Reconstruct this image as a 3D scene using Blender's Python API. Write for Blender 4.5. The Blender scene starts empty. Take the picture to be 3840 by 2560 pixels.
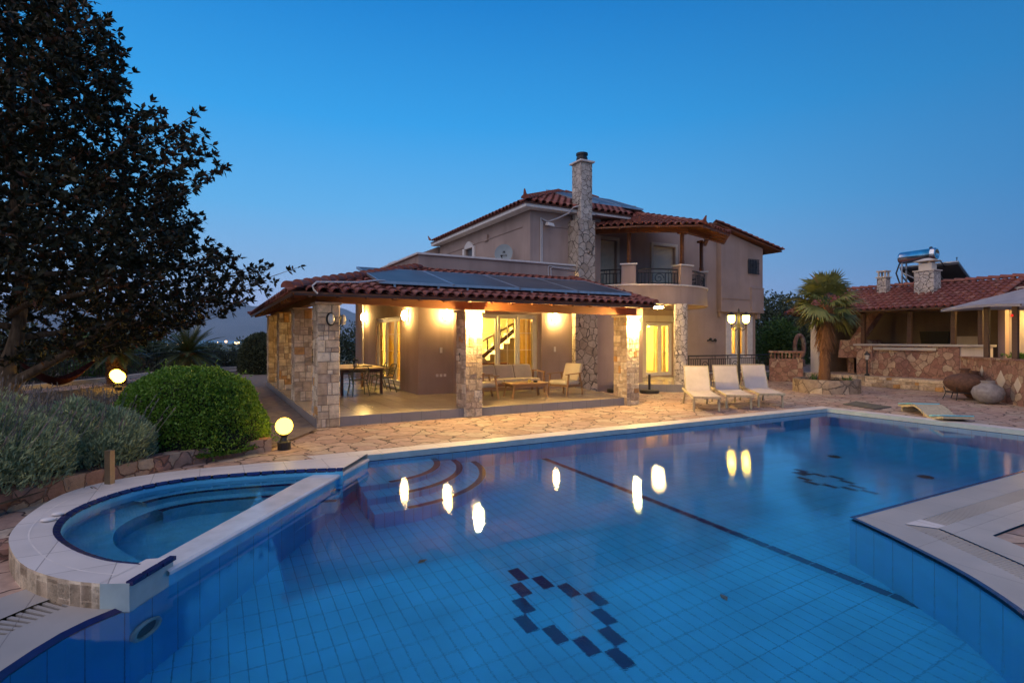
import bpy, bmesh, math, random
from mathutils import Vector, Matrix, noise
from mathutils.geometry import tessellate_polygon
rnd = random.Random(7)
PI = math.pi
sc = bpy.context.scene
COL = sc.collection
V = Vector

# ------------------------------------------------------------------ mesh builder
class MB:
    def __init__(s):
        s.v = []; s.f = []; s.m = []; s.r = []; s.uv = {}
    def add(s, pts):
        i = len(s.v); s.v.extend([tuple(p) for p in pts]); return i
    def q(s, *p, m=0, r=None, uv=None):
        i = s.add(p)
        if uv: s.uv[len(s.f)] = uv
        s.f.append(tuple(range(i, i+len(p)))); s.m.append(m); s.r.append(rnd.random() if r is None else r)
    def faces(s, base, fs, m=0, r=None):
        r = rnd.random() if r is None else r
        for f in fs:
            s.f.append(tuple(base+k for k in f)); s.m.append(m); s.r.append(r)
    def hexa(s, P, m=0, r=None):
        i = s.add(P)
        s.faces(i, [(0,3,2,1),(4,5,6,7),(0,1,5,4),(1,2,6,5),(2,3,7,6),(3,0,4,7)], m, r)
    def box(s, x0, x1, y0, y1, z0, z1, m=0, r=None):
        s.hexa([(x0,y0,z0),(x1,y0,z0),(x1,y1,z0),(x0,y1,z0),(x0,y0,z1),(x1,y0,z1),(x1,y1,z1),(x0,y1,z1)], m, r)
    def bar(s, a, b, w, h, m=0, up=(0,0,1), r=None):
        a = V(a); b = V(b); d = (b-a).normalized(); u = V(up)
        if abs(d.dot(u)) > .98: u = V((0,1,0)) if abs(d.y) < .9 else V((1,0,0))
        x = d.cross(u).normalized()*w/2; y = x.cross(d).normalized()*h/2
        s.hexa([a-x-y,a+x-y,b+x-y,b-x-y,a-x+y,a+x+y,b+x+y,b-x+y], m, r)
    def tube(s, pts, rad, n=6, m=0, cap=True, r=None):
        pts = [V(p) for p in pts]; k = len(pts)
        rr = rad if isinstance(rad, (list, tuple)) else [rad]*k
        r = rnd.random() if r is None else r
        ref = None; base = len(s.v)
        for i, p in enumerate(pts):
            t = (pts[min(i+1,k-1)]-pts[max(i-1,0)]).normalized()
            if ref is None: ref = V((0,0,1)) if abs(t.z) < .9 else V((1,0,0))
            x = (ref - t*ref.dot(t)).normalized(); ref = x; y = t.cross(x)
            for j in range(n):
                a = 2*PI*j/n; s.v.append(tuple(p+(x*math.cos(a)+y*math.sin(a))*rr[i]))
        for i in range(k-1):
            for j in range(n):
                a = base+i*n+j; b = base+i*n+(j+1)%n
                s.f.append((a,b,b+n,a+n)); s.m.append(m); s.r.append(r)
        if cap:
            s.f.append(tuple(base+j for j in range(n))[::-1]); s.m.append(m); s.r.append(r)
            s.f.append(tuple(base+(k-1)*n+j for j in range(n))); s.m.append(m); s.r.append(r)
    def lathe(s, prof, c=(0,0,0), n=16, m=0, r=None):
        r = rnd.random() if r is None else r; base = len(s.v); k = len(prof)
        for (R, z) in prof:
            for j in range(n):
                a = 2*PI*j/n; s.v.append((c[0]+R*math.cos(a), c[1]+R*math.sin(a), c[2]+z))
        for i in range(k-1):
            for j in range(n):
                a = base+i*n+j; b = base+i*n+(j+1)%n
                s.f.append((a,b,b+n,a+n)); s.m.append(m); s.r.append(r)
        if prof[0][0] > 1e-4: s.f.append(tuple(base+j for j in range(n))[::-1]); s.m.append(m); s.r.append(r)
        if prof[-1][0] > 1e-4: s.f.append(tuple(base+(k-1)*n+j for j in range(n))); s.m.append(m); s.r.append(r)
    def ball(s, c, rx, ry=None, rz=None, n=16, m=0, r=None):
        ry = ry or rx; rz = rz or rx; r = rnd.random() if r is None else r; k = n//2; base = len(s.v)
        for i in range(k+1):
            t = PI*i/k - PI/2
            for j in range(n):
                a = 2*PI*j/n
                s.v.append((c[0]+rx*math.cos(t)*math.cos(a), c[1]+ry*math.cos(t)*math.sin(a), c[2]+rz*math.sin(t)))
        for i in range(k):
            for j in range(n):
                a = base+i*n+j; b = base+i*n+(j+1)%n
                s.f.append((a,b,b+n,a+n)); s.m.append(m); s.r.append(r)
    def poly(s, pts, m=0, r=None, hole=None):
        # flat polygon (list of 3D points), optionally with holes, tessellated
        loops = [[V(p) for p in pts]] + [[V(p) for p in h] for h in (hole or [])]
        flat = [p for l in loops for p in l]
        i = s.add(flat); r = rnd.random() if r is None else r
        for t in tessellate_polygon([[V((p.x,p.y,0)) for p in l] for l in loops]):
            a, b, c = [flat[k] for k in t]
            if (b-a).cross(c-a).z < 0: t = (t[0], t[2], t[1])
            s.f.append(tuple(i+k for k in t)); s.m.append(m); s.r.append(r)
    def prism(s, pts, z0, z1, m=0, r=None, side=None):
        r = rnd.random() if r is None else r; side = m if side is None else side
        s.poly([(p[0],p[1],z1) for p in pts], m, r)
        n = len(pts)
        ar = sum(pts[i][0]*pts[(i+1)%n][1]-pts[(i+1)%n][0]*pts[i][1] for i in range(n))
        P = pts if ar > 0 else pts[::-1]
        for i in range(n):
            a = P[i]; b = P[(i+1)%n]
            s.q((a[0],a[1],z0),(b[0],b[1],z0),(b[0],b[1],z1),(a[0],a[1],z1), m=side, r=r)
    def strip(s, A, B, m=0, r=None):
        for i in range(len(A)-1): s.q(A[i], A[i+1], B[i+1], B[i], m=m, r=r)
    def build(s, name, mats, parent=None, local=False, smooth=False, bevel=0, auto=None, **kw):
        me = bpy.data.meshes.new(name)
        off = V((0,0,0))
        if parent is not None and not local:
            p = parent
            while p is not None: off += p.location; p = p.parent
        o_loc = V((0,0,0))
        vs = s.v
        if parent is None and not local and vs:
            xs = [p[0] for p in vs]; ys = [p[1] for p in vs]; zs = [p[2] for p in vs]
            o_loc = V(((min(xs)+max(xs))/2, (min(ys)+max(ys))/2, min(zs))); off = o_loc
        if off.length > 0: vs = [(p[0]-off.x, p[1]-off.y, p[2]-off.z) for p in vs]
        me.from_pydata(vs, [], s.f)
        if not isinstance(mats, (list, tuple)): mats = [mats]
        for mt in mats: me.materials.append(mt)
        if len(mats) > 1: me.polygons.foreach_set('material_index', s.m)
        at = me.attributes.new('rnd', 'FLOAT', 'FACE'); at.data.foreach_set('value', s.r)
        if s.uv:
            ul = me.uv_layers.new(name='UVMap')
            for fi, uv in s.uv.items():
                for k, li in enumerate(me.polygons[fi].loop_indices): ul.data[li].uv = uv[k]
        if smooth: me.polygons.foreach_set('use_smooth', [True]*len(s.f))
        me.update()
        o = bpy.data.objects.new(name, me); COL.objects.link(o); o.location = o_loc
        if parent is not None: o.parent = parent; o.location = (0,0,0)
        if bevel:
            b = o.modifiers.new('Bevel', 'BEVEL'); b.width = bevel; b.segments = 2; b.limit_method = 'ANGLE'; b.angle_limit = .6
        tag(o, **kw)
        return o

def tag(o, label=None, cat=None, group=None, kind=None):
    if label: o['label'] = label
    if cat: o['category'] = cat
    if group: o['group'] = group
    if kind: o['kind'] = kind
    return o
def thing(name, loc, label, cat, group=None, rz=0):
    o = bpy.data.objects.new(name, None); COL.objects.link(o); o.location = loc; o.rotation_euler = (0,0,rz)
    o.empty_display_size = .2
    return tag(o, label, cat, group)
def copy_tree(o, parent=None):
    c = o.copy(); COL.objects.link(c); c.parent = parent
    for ch in [x for x in bpy.data.objects if x.parent == o]: copy_tree(ch, c)
    return c
def place(o, loc, rz=0, label=None, group=None):
    o.location = loc; o.rotation_euler = (0,0,rz)
    if label: o['label'] = label
    if group: o['group'] = group
    return o
def offset(P, d):
    # offset an open 2D polyline to its left by d
    out = []
    n = len(P)
    for i in range(n):
        a = V((P[max(i-1,0)][0], P[max(i-1,0)][1])); b = V((P[i][0],P[i][1])); c = V((P[min(i+1,n-1)][0],P[min(i+1,n-1)][1]))
        n1 = (b-a); n2 = (c-b)
        if n1.length < 1e-6: n1 = n2
        if n2.length < 1e-6: n2 = n1
        n1 = V((-n1.y,n1.x)).normalized(); n2 = V((-n2.y,n2.x)).normalized()
        m = (n1+n2).normalized(); k = d/max(.35, m.dot(n1))
        out.append((b.x+m.x*k, b.y+m.y*k))
    return out
def smooth_line(P, k=6):
    out = []
    n = len(P)
    for i in range(n-1):
        p0 = P[max(i-1,0)]; p1 = P[i]; p2 = P[i+1]; p3 = P[min(i+2,n-1)]
        for j in range(k):
            t = j/k
            out.append(tuple(.5*((2*p1[a])+(-p0[a]+p2[a])*t+(2*p0[a]-5*p1[a]+4*p2[a]-p3[a])*t*t+(-p0[a]+3*p1[a]-3*p2[a]+p3[a])*t**3) for a in range(len(p1))))
    out.append(tuple(P[-1])); return out
def z3(P, z): return [(p[0],p[1],z) for p in P]
# ------------------------------------------------------------------ materials
class NT:
    def __init__(s, name):
        s.mat = bpy.data.materials.new(name); s.mat.use_nodes = True
        s.t = s.mat.node_tree; s.n = s.t.nodes; s.l = s.t.links
        s.n.clear(); s.out = s.n.new('ShaderNodeOutputMaterial')
    def node(s, kind, **kw):
        nd = s.n.new('ShaderNode'+kind)
        for k, v in kw.items(): setattr(nd, k, v)
        return nd
    def set(s, inp, v):
        if isinstance(v, bpy.types.NodeSocket): s.l.new(v, inp)
        else:
            if inp.type == 'RGBA' and len(v) == 3: v = (*v, 1)
            inp.default_value = v
    def math(s, op, a, b=None, c=None):
        nd = s.n.new('ShaderNodeMath'); nd.operation = op
        for i, x in enumerate((a, b, c)):
            if x is not None: s.set(nd.inputs[i], x)
        return nd.outputs[0]
    def mix(s, f, a, b, mode='MIX'):
        nd = s.n.new('ShaderNodeMix'); nd.data_type = 'RGBA'; nd.blend_type = mode
        s.set(nd.inputs[0], f); s.set(nd.inputs[6], a); s.set(nd.inputs[7], b)
        return nd.outputs[2]
    def ramp(s, f, stops, interp='LINEAR'):
        nd = s.n.new('ShaderNodeValToRGB'); cr = nd.color_ramp; cr.interpolation = interp
        while len(cr.elements) < len(stops): cr.elements.new(.5)
        for e, (p, c) in zip(cr.elements, stops):
            e.position = p; e.color = (*c, 1) if len(c) == 3 else c
        s.set(nd.inputs[0], f); return nd.outputs[0]
    def coord(s, kind='Object'):
        return s.n.new('ShaderNodeTexCoord').outputs[kind]
    def pos(s): return s.n.new('ShaderNodeNewGeometry').outputs['Position']
    def noise(s, scale, detail=3, vec=None, rough=.55, out=0):
        nd = s.n.new('ShaderNodeTexNoise'); nd.inputs['Scale'].default_value = scale
        nd.inputs['Detail'].default_value = detail; nd.inputs['Roughness'].default_value = rough
        s.set(nd.inputs['Vector'], vec if vec is not None else s.pos()); return nd.outputs[out]
    def attr(s, name='rnd'):
        nd = s.n.new('ShaderNodeAttribute'); nd.attribute_name = name; return nd.outputs['Fac']
    def bump(s, h, strength=.3, dist=.02):
        nd = s.n.new('ShaderNodeBump'); nd.inputs['Strength'].default_value = strength; nd.inputs['Distance'].default_value = dist
        s.set(nd.inputs['Height'], h); return nd.outputs[0]
    def bsdf(s, col, rough=.6, bump=None, metal=0, spec=None, **kw):
        b = s.n.new('ShaderNodeBsdfPrincipled')
        s.set(b.inputs['Base Color'], col); s.set(b.inputs['Roughness'], rough); s.set(b.inputs['Metallic'], metal)
        if spec is not None: s.set(b.inputs['Specular IOR Level'], spec)
        if bump is not None: s.l.new(bump, b.inputs['Normal'])
        for k, v in kw.items(): s.set(b.inputs[k.replace('_', ' ')], v)
        s.l.new(b.outputs[0], s.out.inputs[0]); return s.mat

def plain(name, col, rough=.6, metal=0, var=.25, scale=6, bumps=.15, bscale=40, spec=None):
    t = NT(name); n = t.noise(scale, 5)
    d = tuple(c*(1-var) for c in col); l = tuple(min(1, c*(1+var)) for c in col)
    c = t.ramp(n, [(.3, d), (.7, l)])
    b = t.bump(t.noise(bscale, 3), bumps, .01) if bumps else None
    return t.bsdf(c, rough, b, metal, spec)

def stucco(name, col):
    t = NT(name); n = t.noise(.7, 4); f = t.noise(180, 2)
    c = t.ramp(n, [(.25, tuple(x*.78 for x in col)), (.75, tuple(x*1.14 for x in col))])
    # rain streaks and grime with their own shape
    mp = t.node('Mapping'); mp.inputs['Scale'].default_value = (2.2, 2.2, .25); t.set(mp.inputs['Vector'], t.pos())
    st = t.ramp(t.noise(1, 4, mp.outputs[0]), [(.5, (0,0,0)), (.78, (1,1,1))])
    c = t.mix(t.math('MULTIPLY', st, .5), c, tuple(x*.55 for x in col))
    return t.bsdf(c, .9, t.bump(f, .35, .004), spec=.2)

def stone_attr(name, stops, scale=9, bs=.6, bd=.02):
    # separate stones, each with its own tone from the face attribute
    t = NT(name); c = t.ramp(t.attr(), stops, 'CONSTANT')
    n = t.noise(scale, 6, rough=.65); c = t.mix(.75, c, t.ramp(n, [(.3,(.45,.42,.4)),(.68,(1.15,1.12,1.1))]), 'MULTIPLY')
    sp = t.ramp(t.noise(55, 2), [(.62,(0,0,0)),(.7,(1,1,1))])
    c = t.mix(t.math('MULTIPLY', sp, .35), c, (.12,.09,.07))
    h = t.math('ADD', n, t.math('MULTIPLY', t.noise(38, 4), .5))
    return t.bsdf(c, .92, t.bump(h, bs, bd), spec=.15)

def rubble(name, scale, stops, mortar, width=.05, warp=.25, flat=False, bs=.8, bd=.03, rough=.85):
    # irregular fitted stones: cells of a warped voronoi pattern with dark joints
    t = NT(name); p = t.pos()
    if flat:
        mp = t.node('Mapping'); mp.inputs['Scale'].default_value = (1,1,0); t.set(mp.inputs['Vector'], p); p = mp.outputs[0]
    nz = t.node('TexNoise'); nz.inputs['Scale'].default_value = scale*1.1; nz.inputs['Detail'].default_value = 3; t.set(nz.inputs['Vector'], p)
    vm = t.node('VectorMath', operation='MULTIPLY_ADD'); t.set(vm.inputs[0], nz.outputs['Color']); vm.inputs[1].default_value = (warp/scale*2,)*3; t.set(vm.inputs[2], p)
    pv = vm.outputs[0]
    d2 = '2D' if flat else '3D'
    e = t.node('TexVoronoi', feature='DISTANCE_TO_EDGE', voronoi_dimensions=d2); e.inputs['Scale'].default_value = scale; t.set(e.inputs['Vector'], pv)
    v = t.node('TexVoronoi', feature='F1', voronoi_dimensions=d2); v.inputs['Scale'].default_value = scale; t.set(v.inputs['Vector'], pv)
    sep = t.node('SeparateColor'); t.set(sep.inputs[0], v.outputs['Color'])
    c = t.ramp(sep.outputs[0], stops, 'LINEAR')
    n = t.noise(7, 6, rough=.68)
    c = t.mix(.7, c, t.ramp(n, [(.3,(.5,.48,.46)),(.7,(1.2,1.18,1.15))]), 'MULTIPLY')
    wob = t.math('MULTIPLY_ADD', t.noise(30, 3), width*1.1, t.math('MULTIPLY_ADD', t.noise(1.3, 2), width*1.2, -width*.75))
    ed = t.math('SUBTRACT', e.outputs['Distance'], wob)
    f = t.ramp(ed, [(width*.25,(0,0,0)),(width,(1,1,1))])
    c = t.mix(f, mortar, c)
    h = t.math('ADD', t.math('MULTIPLY', f, 1.0), t.math('MULTIPLY', t.noise(24, 4), .35))
    return t.bsdf(c, rough, t.bump(h, bs, bd), spec=.25)

def grid_tiles(name, col, line, sx, sy, lw, rough, use_uv=False, var=.12, bs=.3):
    t = NT(name); sep = t.node('SeparateXYZ')
    t.set(sep.inputs[0], t.coord('UV') if use_uv else t.pos())
    def edge(o, s):
        a = t.math('ABSOLUTE', t.math('SUBTRACT', t.math('FRACT', t.math('DIVIDE', o, s)), .5))
        return t.math('MULTIPLY', t.math('SUBTRACT', .5, a), s)
    ex = edge(sep.outputs[0], sx); ey = edge(sep.outputs[1], sy)
    wv = t.math('MULTIPLY_ADD', t.noise(9, 3), lw*1.5, lw*.2)
    f = t.ramp(t.math('DIVIDE', t.math('MINIMUM', ex, ey), wv), [(.4,(0,0,0)),(1,(1,1,1))])
    cx = t.math('FLOOR', t.math('DIVIDE', sep.outputs[0], sx)); cy = t.math('FLOOR', t.math('DIVIDE', sep.outputs[1], sy))
    cb = t.node('CombineXYZ'); t.set(cb.inputs[0], cx); t.set(cb.inputs[1], cy)
    wn = t.node('TexWhiteNoise'); t.set(wn.inputs[0], cb.outputs[0])
    k = t.math('MULTIPLY_ADD', wn.outputs[0], var, 1-var/2)
    cc = t.n.new('ShaderNodeCombineColor')
    for i in range(3): t.set(cc.inputs[i], t.math('MULTIPLY', k, col[i]))
    c = t.mix(.5, cc.outputs[0], t.ramp(t.noise(1.4, 5), [(.3,tuple(x*.7 for x in col)),(.7,tuple(x*1.2 for x in col))]))
    c = t.mix(f, line, c)
    return t.bsdf(c, rough, t.bump(t.math('ADD', f, t.math('MULTIPLY', t.noise(60,2), .15)), bs, .004))

def wood(name, a, b, scale=(1.5,1.5,22), rough=.55):
    t = NT(name); mp = t.node('Mapping'); mp.inputs['Scale'].default_value = scale; t.set(mp.inputs['Vector'], t.coord('Object'))
    n = t.noise(1.6, 6, mp.outputs[0]); c = t.ramp(n, [(.3,a),(.7,b)])
    c = t.mix(.35, c, t.ramp(t.attr(), [(0,tuple(x*.7 for x in a)),(1,tuple(x*1.15 for x in b))]))
    return t.bsdf(c, rough, t.bump(n, .25, .006))

def leafmat(name, a, b, c2=None, trans=.25, rough=.5):
    t = NT(name); col = t.ramp(t.attr(), [(0,a),(.55,b)] + ([(.93,b),(.95,c2)] if c2 else []))
    bs = t.n.new('ShaderNodeBsdfPrincipled'); t.set(bs.inputs['Base Color'], col); bs.inputs['Roughness'].default_value = rough
    bs.inputs['Specular IOR Level'].default_value = .35
    tr = t.n.new('ShaderNodeBsdfTranslucent'); t.set(tr.inputs[0], col)
    mx = t.n.new('ShaderNodeMixShader'); mx.inputs[0].default_value = trans
    t.l.new(bs.outputs[0], mx.inputs[1]); t.l.new(tr.outputs[0], mx.inputs[2]); t.l.new(mx.outputs[0], t.out.inputs[0])
    return t.mat
def emit(name, col, s):
    t = NT(name); e = t.n.new('ShaderNodeEmission'); t.set(e.inputs[0], col); e.inputs[1].default_value = s
    t.l.new(e.outputs[0], t.out.inputs[0]); return t.mat
def fabric(name, col, trans=0, var=.12):
    t = NT(name); c = t.ramp(t.noise(3, 4), [(.3,tuple(x*(1-var) for x in col)),(.7,tuple(min(1,x*(1+var)) for x in col))])
    bs = t.n.new('ShaderNodeBsdfPrincipled'); t.set(bs.inputs['Base Color'], c); bs.inputs['Roughness'].default_value = .9
    bs.inputs['Specular IOR Level'].default_value = .15
    t.l.new(t.bump(t.noise(260, 2), .3, .003), bs.inputs['Normal'])
    sh = bs.outputs[0]
    if trans:
        tr = t.n.new('ShaderNodeBsdfTranslucent'); t.set(tr.inputs[0], c)
        mx = t.n.new('ShaderNodeMixShader'); mx.inputs[0].default_value = trans
        t.l.new(sh, mx.inputs[1]); t.l.new(tr.outputs[0], mx.inputs[2]); sh = mx.outputs[0]
    t.l.new(sh, t.out.inputs[0]); return t.mat
def glass(name):
    t = NT(name); fr = t.node('Fresnel'); bf = t.node('NewGeometry').outputs['Backfacing']; t.set(fr.inputs[0], t.math('MULTIPLY_ADD', bf, 1/1.5-1.5, 1.5))
    tp = t.n.new('ShaderNodeBsdfTransparent'); tp.inputs[0].default_value = (.95,.97,.96,1)
    gl = t.n.new('ShaderNodeBsdfGlossy'); gl.inputs['Roughness'].default_value = .02
    mx = t.n.new('ShaderNodeMixShader'); t.l.new(fr.outputs[0], mx.inputs[0])
    t.l.new(tp.outputs[0], mx.inputs[1]); t.l.new(gl.outputs[0], mx.inputs[2]); t.l.new(mx.outputs[0], t.out.inputs[0])
    return t.mat
def water(name, b1, b2, tint=(.72,.96,1)):
    t = NT(name); p = t.pos()
    mp = t.node('Mapping'); mp.inputs['Rotation'].default_value = (0,0,.5); mp.inputs['Scale'].default_value = (1,1.7,1); t.set(mp.inputs['Vector'], p)
    # ripples: patchy, stronger in places where the breeze touches the surface
    patch = t.ramp(t.noise(.35, 2), [(.38,(.22,.22,.22)),(.64,(1,1,1))])
    h = t.math('ADD', t.math('MULTIPLY', t.noise(8.5, 2, mp.outputs[0]), 1.0), t.math('MULTIPLY', t.noise(48, 2, mp.outputs[0]), b2))
    h = t.math('MULTIPLY', h, patch)
    g = t.n.new('ShaderNodeBsdfPrincipled'); t.set(g.inputs['Base Color'], tint); g.inputs['Roughness'].default_value = 0
    g.inputs['IOR'].default_value = 1.37; g.inputs['Transmission Weight'].default_value = 1
    t.l.new(t.bump(h, b1, .012), g.inputs['Normal'])
    t.l.new(g.outputs[0], t.out.inputs[0]); return t.mat

M = {}
M['stucco'] = stucco('taupe_stucco', (.40,.305,.265))
M['bbq_plaster'] = stucco('shade_darkened_plaster', (.20,.15,.11))  # shade inside the barbecue house is put into this darker plaster colour
M['cream'] = stucco('cream_plaster', (.62,.55,.46))
M['white_trim'] = plain('white_trim', (.68,.64,.6), .7, var=.12, bumps=.1)
M['room'] = plain('room_plaster', (.8,.66,.4), .9, var=.05, bumps=0)
ST = [(0, (0.706, 0.589, 0.421)), (0.16, (0.549, 0.437, 0.31)), (0.3, (0.784, 0.674, 0.507)), (0.45, (0.461, 0.366, 0.267)), (0.6, (0.647, 0.532, 0.396)), (0.74, (0.804, 0.712, 0.559)), (0.86, (0.588, 0.475, 0.361)), (0.95, (0.608, 0.361, 0.155))]
M['ashlar'] = stone_attr('ashlar_stone', ST, 7, .7, .02)
M['ashlar_rough'] = stone_attr('split_face_stone', ST, 11, 1.0, .06)
M['mortar'] = plain('mortar', (.25,.21,.18), .95, var=.2)
M['rubble'] = rubble('fitted_rubble', 3.9, [(.1,(.42,.35,.28)),(.4,(.55,.48,.40)),(.7,(.49,.43,.37)),(.95,(.62,.54,.45))], (.12,.10,.085), .032)
M['rubble_small'] = rubble('fitted_rubble_small', 5.6, [(.1,(.5,.45,.40)),(.4,(.62,.57,.5)),(.7,(.56,.51,.46)),(.95,(.7,.64,.57))], (.12,.10,.09), .034, .4)
M['pink_stone'] = rubble('pink_rubble', 4.4, [(.1,(.29,.155,.12)),(.35,(.37,.22,.17)),(.6,(.33,.19,.145)),(.8,(.42,.29,.21)),(.97,(.46,.37,.27))], (.18,.11,.085), .03, .35)
M['planter_stone'] = rubble('planter_stone', 2.6, [(.1,(.27,.21,.16)),(.4,(.36,.29,.22)),(.7,(.30,.245,.2)),(.97,(.52,.44,.34))], (.14,.115,.095), .03, .35)
M['paving'] = rubble('crazy_paving', 2.5, [(.05,(.36,.24,.19)),(.3,(.47,.34,.275)),(.5,(.41,.285,.235)),(.75,(.51,.39,.31)),(.97,(.45,.37,.29))], (.075,.05,.042), .034, .6, flat=True, bs=.5, bd=.02, rough=.7)
M['coping'] = grid_tiles('coping_tile', (.58,.55,.53), (.30,.28,.27), .5, .5, .006, .5, var=.16)
M['floor_tile'] = grid_tiles('veranda_tile', (.36,.31,.235), (.2,.17,.13), .45, .45, .005, .22, var=.1, bs=.15)
M['plinth'] = grid_tiles('plinth_tile', (.24,.23,.24), (.12,.115,.12), .45, 9, .006, .5, use_uv=True)
M['pool_tile'] = grid_tiles('pool_tile', (.04,.42,.77), (.013,.18,.39), .125, .25, .0055, .35, var=.1)
M['pool_wall'] = grid_tiles('pool_wall_tile', (.035,.36,.74), (.012,.14,.34), .25, 5, .006, .35, use_uv=True, var=.05)
M['spa_tile'] = plain('spa_tile', (.09,.44,.70), .35, var=.12, bumps=.05)
M['navy'] = plain('navy_tile', (.012,.014,.085), .25, var=.3, bumps=.05)
M['pale_tile'] = plain('pale_pool_tile', (.34,.44,.45), .35, var=.12, bumps=.05)
M['rooftile'] = NT('clay_roof_tile')
t = M['rooftile']; c = t.ramp(t.attr(), [(0,(.20,.06,.045)),(.4,(.28,.088,.06)),(.75,(.235,.078,.058)),(1,(.34,.145,.10))])
c = t.mix(.6, c, t.ramp(t.noise(9,5), [(.3,(.5,.48,.46)),(.7,(1.15,1.1,1.1))]), 'MULTIPLY')
c = t.mix(t.math('MULTIPLY', t.ramp(t.noise(3.2,4), [(.58,(0,0,0)),(.72,(1,1,1))]), .4), c, (.12,.11,.09))
M['rooftile'] = t.bsdf(c, .8, t.bump(t.noise(60,3), .3, .006))
M['roofdeck'] = plain('roof_deck', (.12,.045,.03), .9)
M['wood'] = wood('stained_wood', (.12,.042,.014), (.24,.09,.03))
M['darkwood'] = wood('dark_wood', (.05,.022,.014), (.10,.045,.028))
M['teak'] = wood('teak_wood', (.22,.12,.055), (.36,.21,.1))
M['tabletop'] = wood('pale_wood', (.34,.22,.1), (.46,.32,.16))
M['iron'] = plain('wrought_iron', (.018,.019,.022), .5, var=.3, bumps=.1)
M['greenmetal'] = plain('olive_metal', (.085,.09,.05), .45, var=.15, bumps=0)
M['black'] = plain('black_plastic', (.012,.014,.016), .45, bumps=0)
M['steel'] = plain('stainless_steel', (.62,.64,.66), .22, 1, var=.1, bumps=.05)
M['galv'] = plain('galvanised_steel', (.5,.52,.55), .4, .8, var=.15)
M['whitemetal'] = plain('white_aluminium', (.72,.7,.66), .4, var=.06, bumps=0)
M['pvc'] = plain('grey_conduit', (.55,.54,.54), .5, var=.08, bumps=0)
M['shutter'] = plain('roller_shutter', (.80,.72,.56), .6, var=.06)
M['sling'] = fabric('sling_fabric', (.52,.47,.44), .1)
M['cushion'] = fabric('grey_cushion', (.44,.40,.36))
M['cream_cushion'] = fabric('cream_cushion', (.62,.54,.40))
M['curtain'] = fabric('curtain', (.72,.50,.13), .45)
M['curtain_pale'] = fabric('pale_curtain', (.78,.66,.4), .4)
M['canopy'] = fabric('canopy_cloth', (.34,.33,.36), .15)
M['sofa_red'] = fabric('brown_sofa', (.22,.09,.05))
M['hammock'] = fabric('red_netting', (.05,.012,.012))
M['glass'] = glass('window_glass')
M['pool_water'] = water('pool_water', .065, .6)
M['spa_water'] = water('spa_water', .05, .1)
t = NT('solar_glass'); c = t.ramp(t.noise(1.5,2), [(.3,(.07,.07,.08)),(.7,(.10,.10,.11))]); M['pv'] = t.bsdf(c, .42, spec=.35)
M['soil'] = plain('garden_soil', (.10,.072,.045), .95, var=.45, scale=4, bumps=.6, bscale=25)
M['earth_path'] = plain('earth_path', (.2,.15,.11), .95, var=.3, scale=5, bumps=.5, bscale=30)
M['land'] = plain('dry_land', (.07,.085,.045), .95, var=.4, scale=.02, bumps=0)
M['hillmat'] = plain('far_hills', (.16,.17,.16), .95, var=.25, scale=.0012, bumps=0)
M['bark'] = NT('bark'); t = M['bark']; mp = t.node('Mapping'); mp.inputs['Scale'].default_value = (6,6,1.2); t.set(mp.inputs['Vector'], t.pos())
n = t.noise(2.2, 6, mp.outputs[0]); M['bark'] = t.bsdf(t.ramp(n, [(.3,(.09,.06,.035)),(.7,(.26,.18,.11))]), .95, t.bump(n, .9, .03))
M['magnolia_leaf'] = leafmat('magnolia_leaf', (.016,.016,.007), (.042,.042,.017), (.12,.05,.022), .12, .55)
M['box_leaf'] = leafmat('box_leaf', (.05,.125,.012), (.16,.29,.034), None, .25, .45)
M['lavender_leaf'] = leafmat('lavender_leaf', (.15,.19,.10), (.36,.43,.24), None, .2, .8)
M['bronze'] = plain('bronze_metal', (.26,.19,.12), .4, .6, var=.2)
M['lavender_dry'] = leafmat('lavender_stalk', (.09,.08,.06), (.2,.17,.15), None, .1, .9)
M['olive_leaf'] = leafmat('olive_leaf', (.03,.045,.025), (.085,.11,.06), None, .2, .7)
M['green_leaf'] = leafmat('shrub_leaf', (.03,.07,.015), (.07,.14,.03), None, .25, .6)
M['palm_leaf'] = leafmat('palm_leaf', (.06,.09,.025), (.20,.22,.07), (.26,.2,.08), .2, .45)
M['sago_leaf'] = leafmat('sago_leaf', (.03,.045,.015), (.10,.11,.03), None, .15, .4)
M['palm_fibre'] = leafmat('palm_fibre', (.14,.065,.03), (.32,.16,.07), None, .1, .9)
M['core'] = plain('dark_bush_core', (.012,.016,.008), 1, var=.3, bumps=0)  # near-black fill for the core of clipped bushes
M['rust'] = plain('rusty_metal', (.10,.05,.032), .85, var=.4, scale=14, bumps=.4)
M['clay_grey'] = plain('grey_clay', (.22,.21,.22), .8, var=.25, scale=10)
M['mat'] = plain('grey_matting', (.09,.085,.07), .95, var=.3, bumps=.5)
M['cyan'] = plain('turquoise_pad', (.16,.55,.68), .6, var=.1)
M['pad_white'] = plain('white_moulding', (.6,.58,.5), .5, var=.1)
M['wicker'] = plain('sand_shell', (.42,.36,.24), .7, var=.2, scale=20, bumps=.4, bscale=90)
WARM = (1,.62,.19)
M['lamp'] = emit('lamp_glow', WARM, 270)
M['lamp_strong'] = emit('column_lamp_glow', WARM, 1300)
M['globe'] = emit('globe_glow', (1,.60,.05), 9)
M['globe_far'] = emit('far_globe_glow', (1,.56,.045), 17)
M['porch'] = emit('porch_lamp_glow', WARM, 300)
M['post_lamp'] = emit('post_lantern_glow', (1,.62,.06), 42)
M['room_lamp'] = emit('room_lamp_glow', (1,.66,.14), 700)
M['town_light'] = emit('town_light', (1,.62,.25), 5)
M['red_light'] = emit('red_indicator', (1,.03,.02), 1.2)
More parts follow.
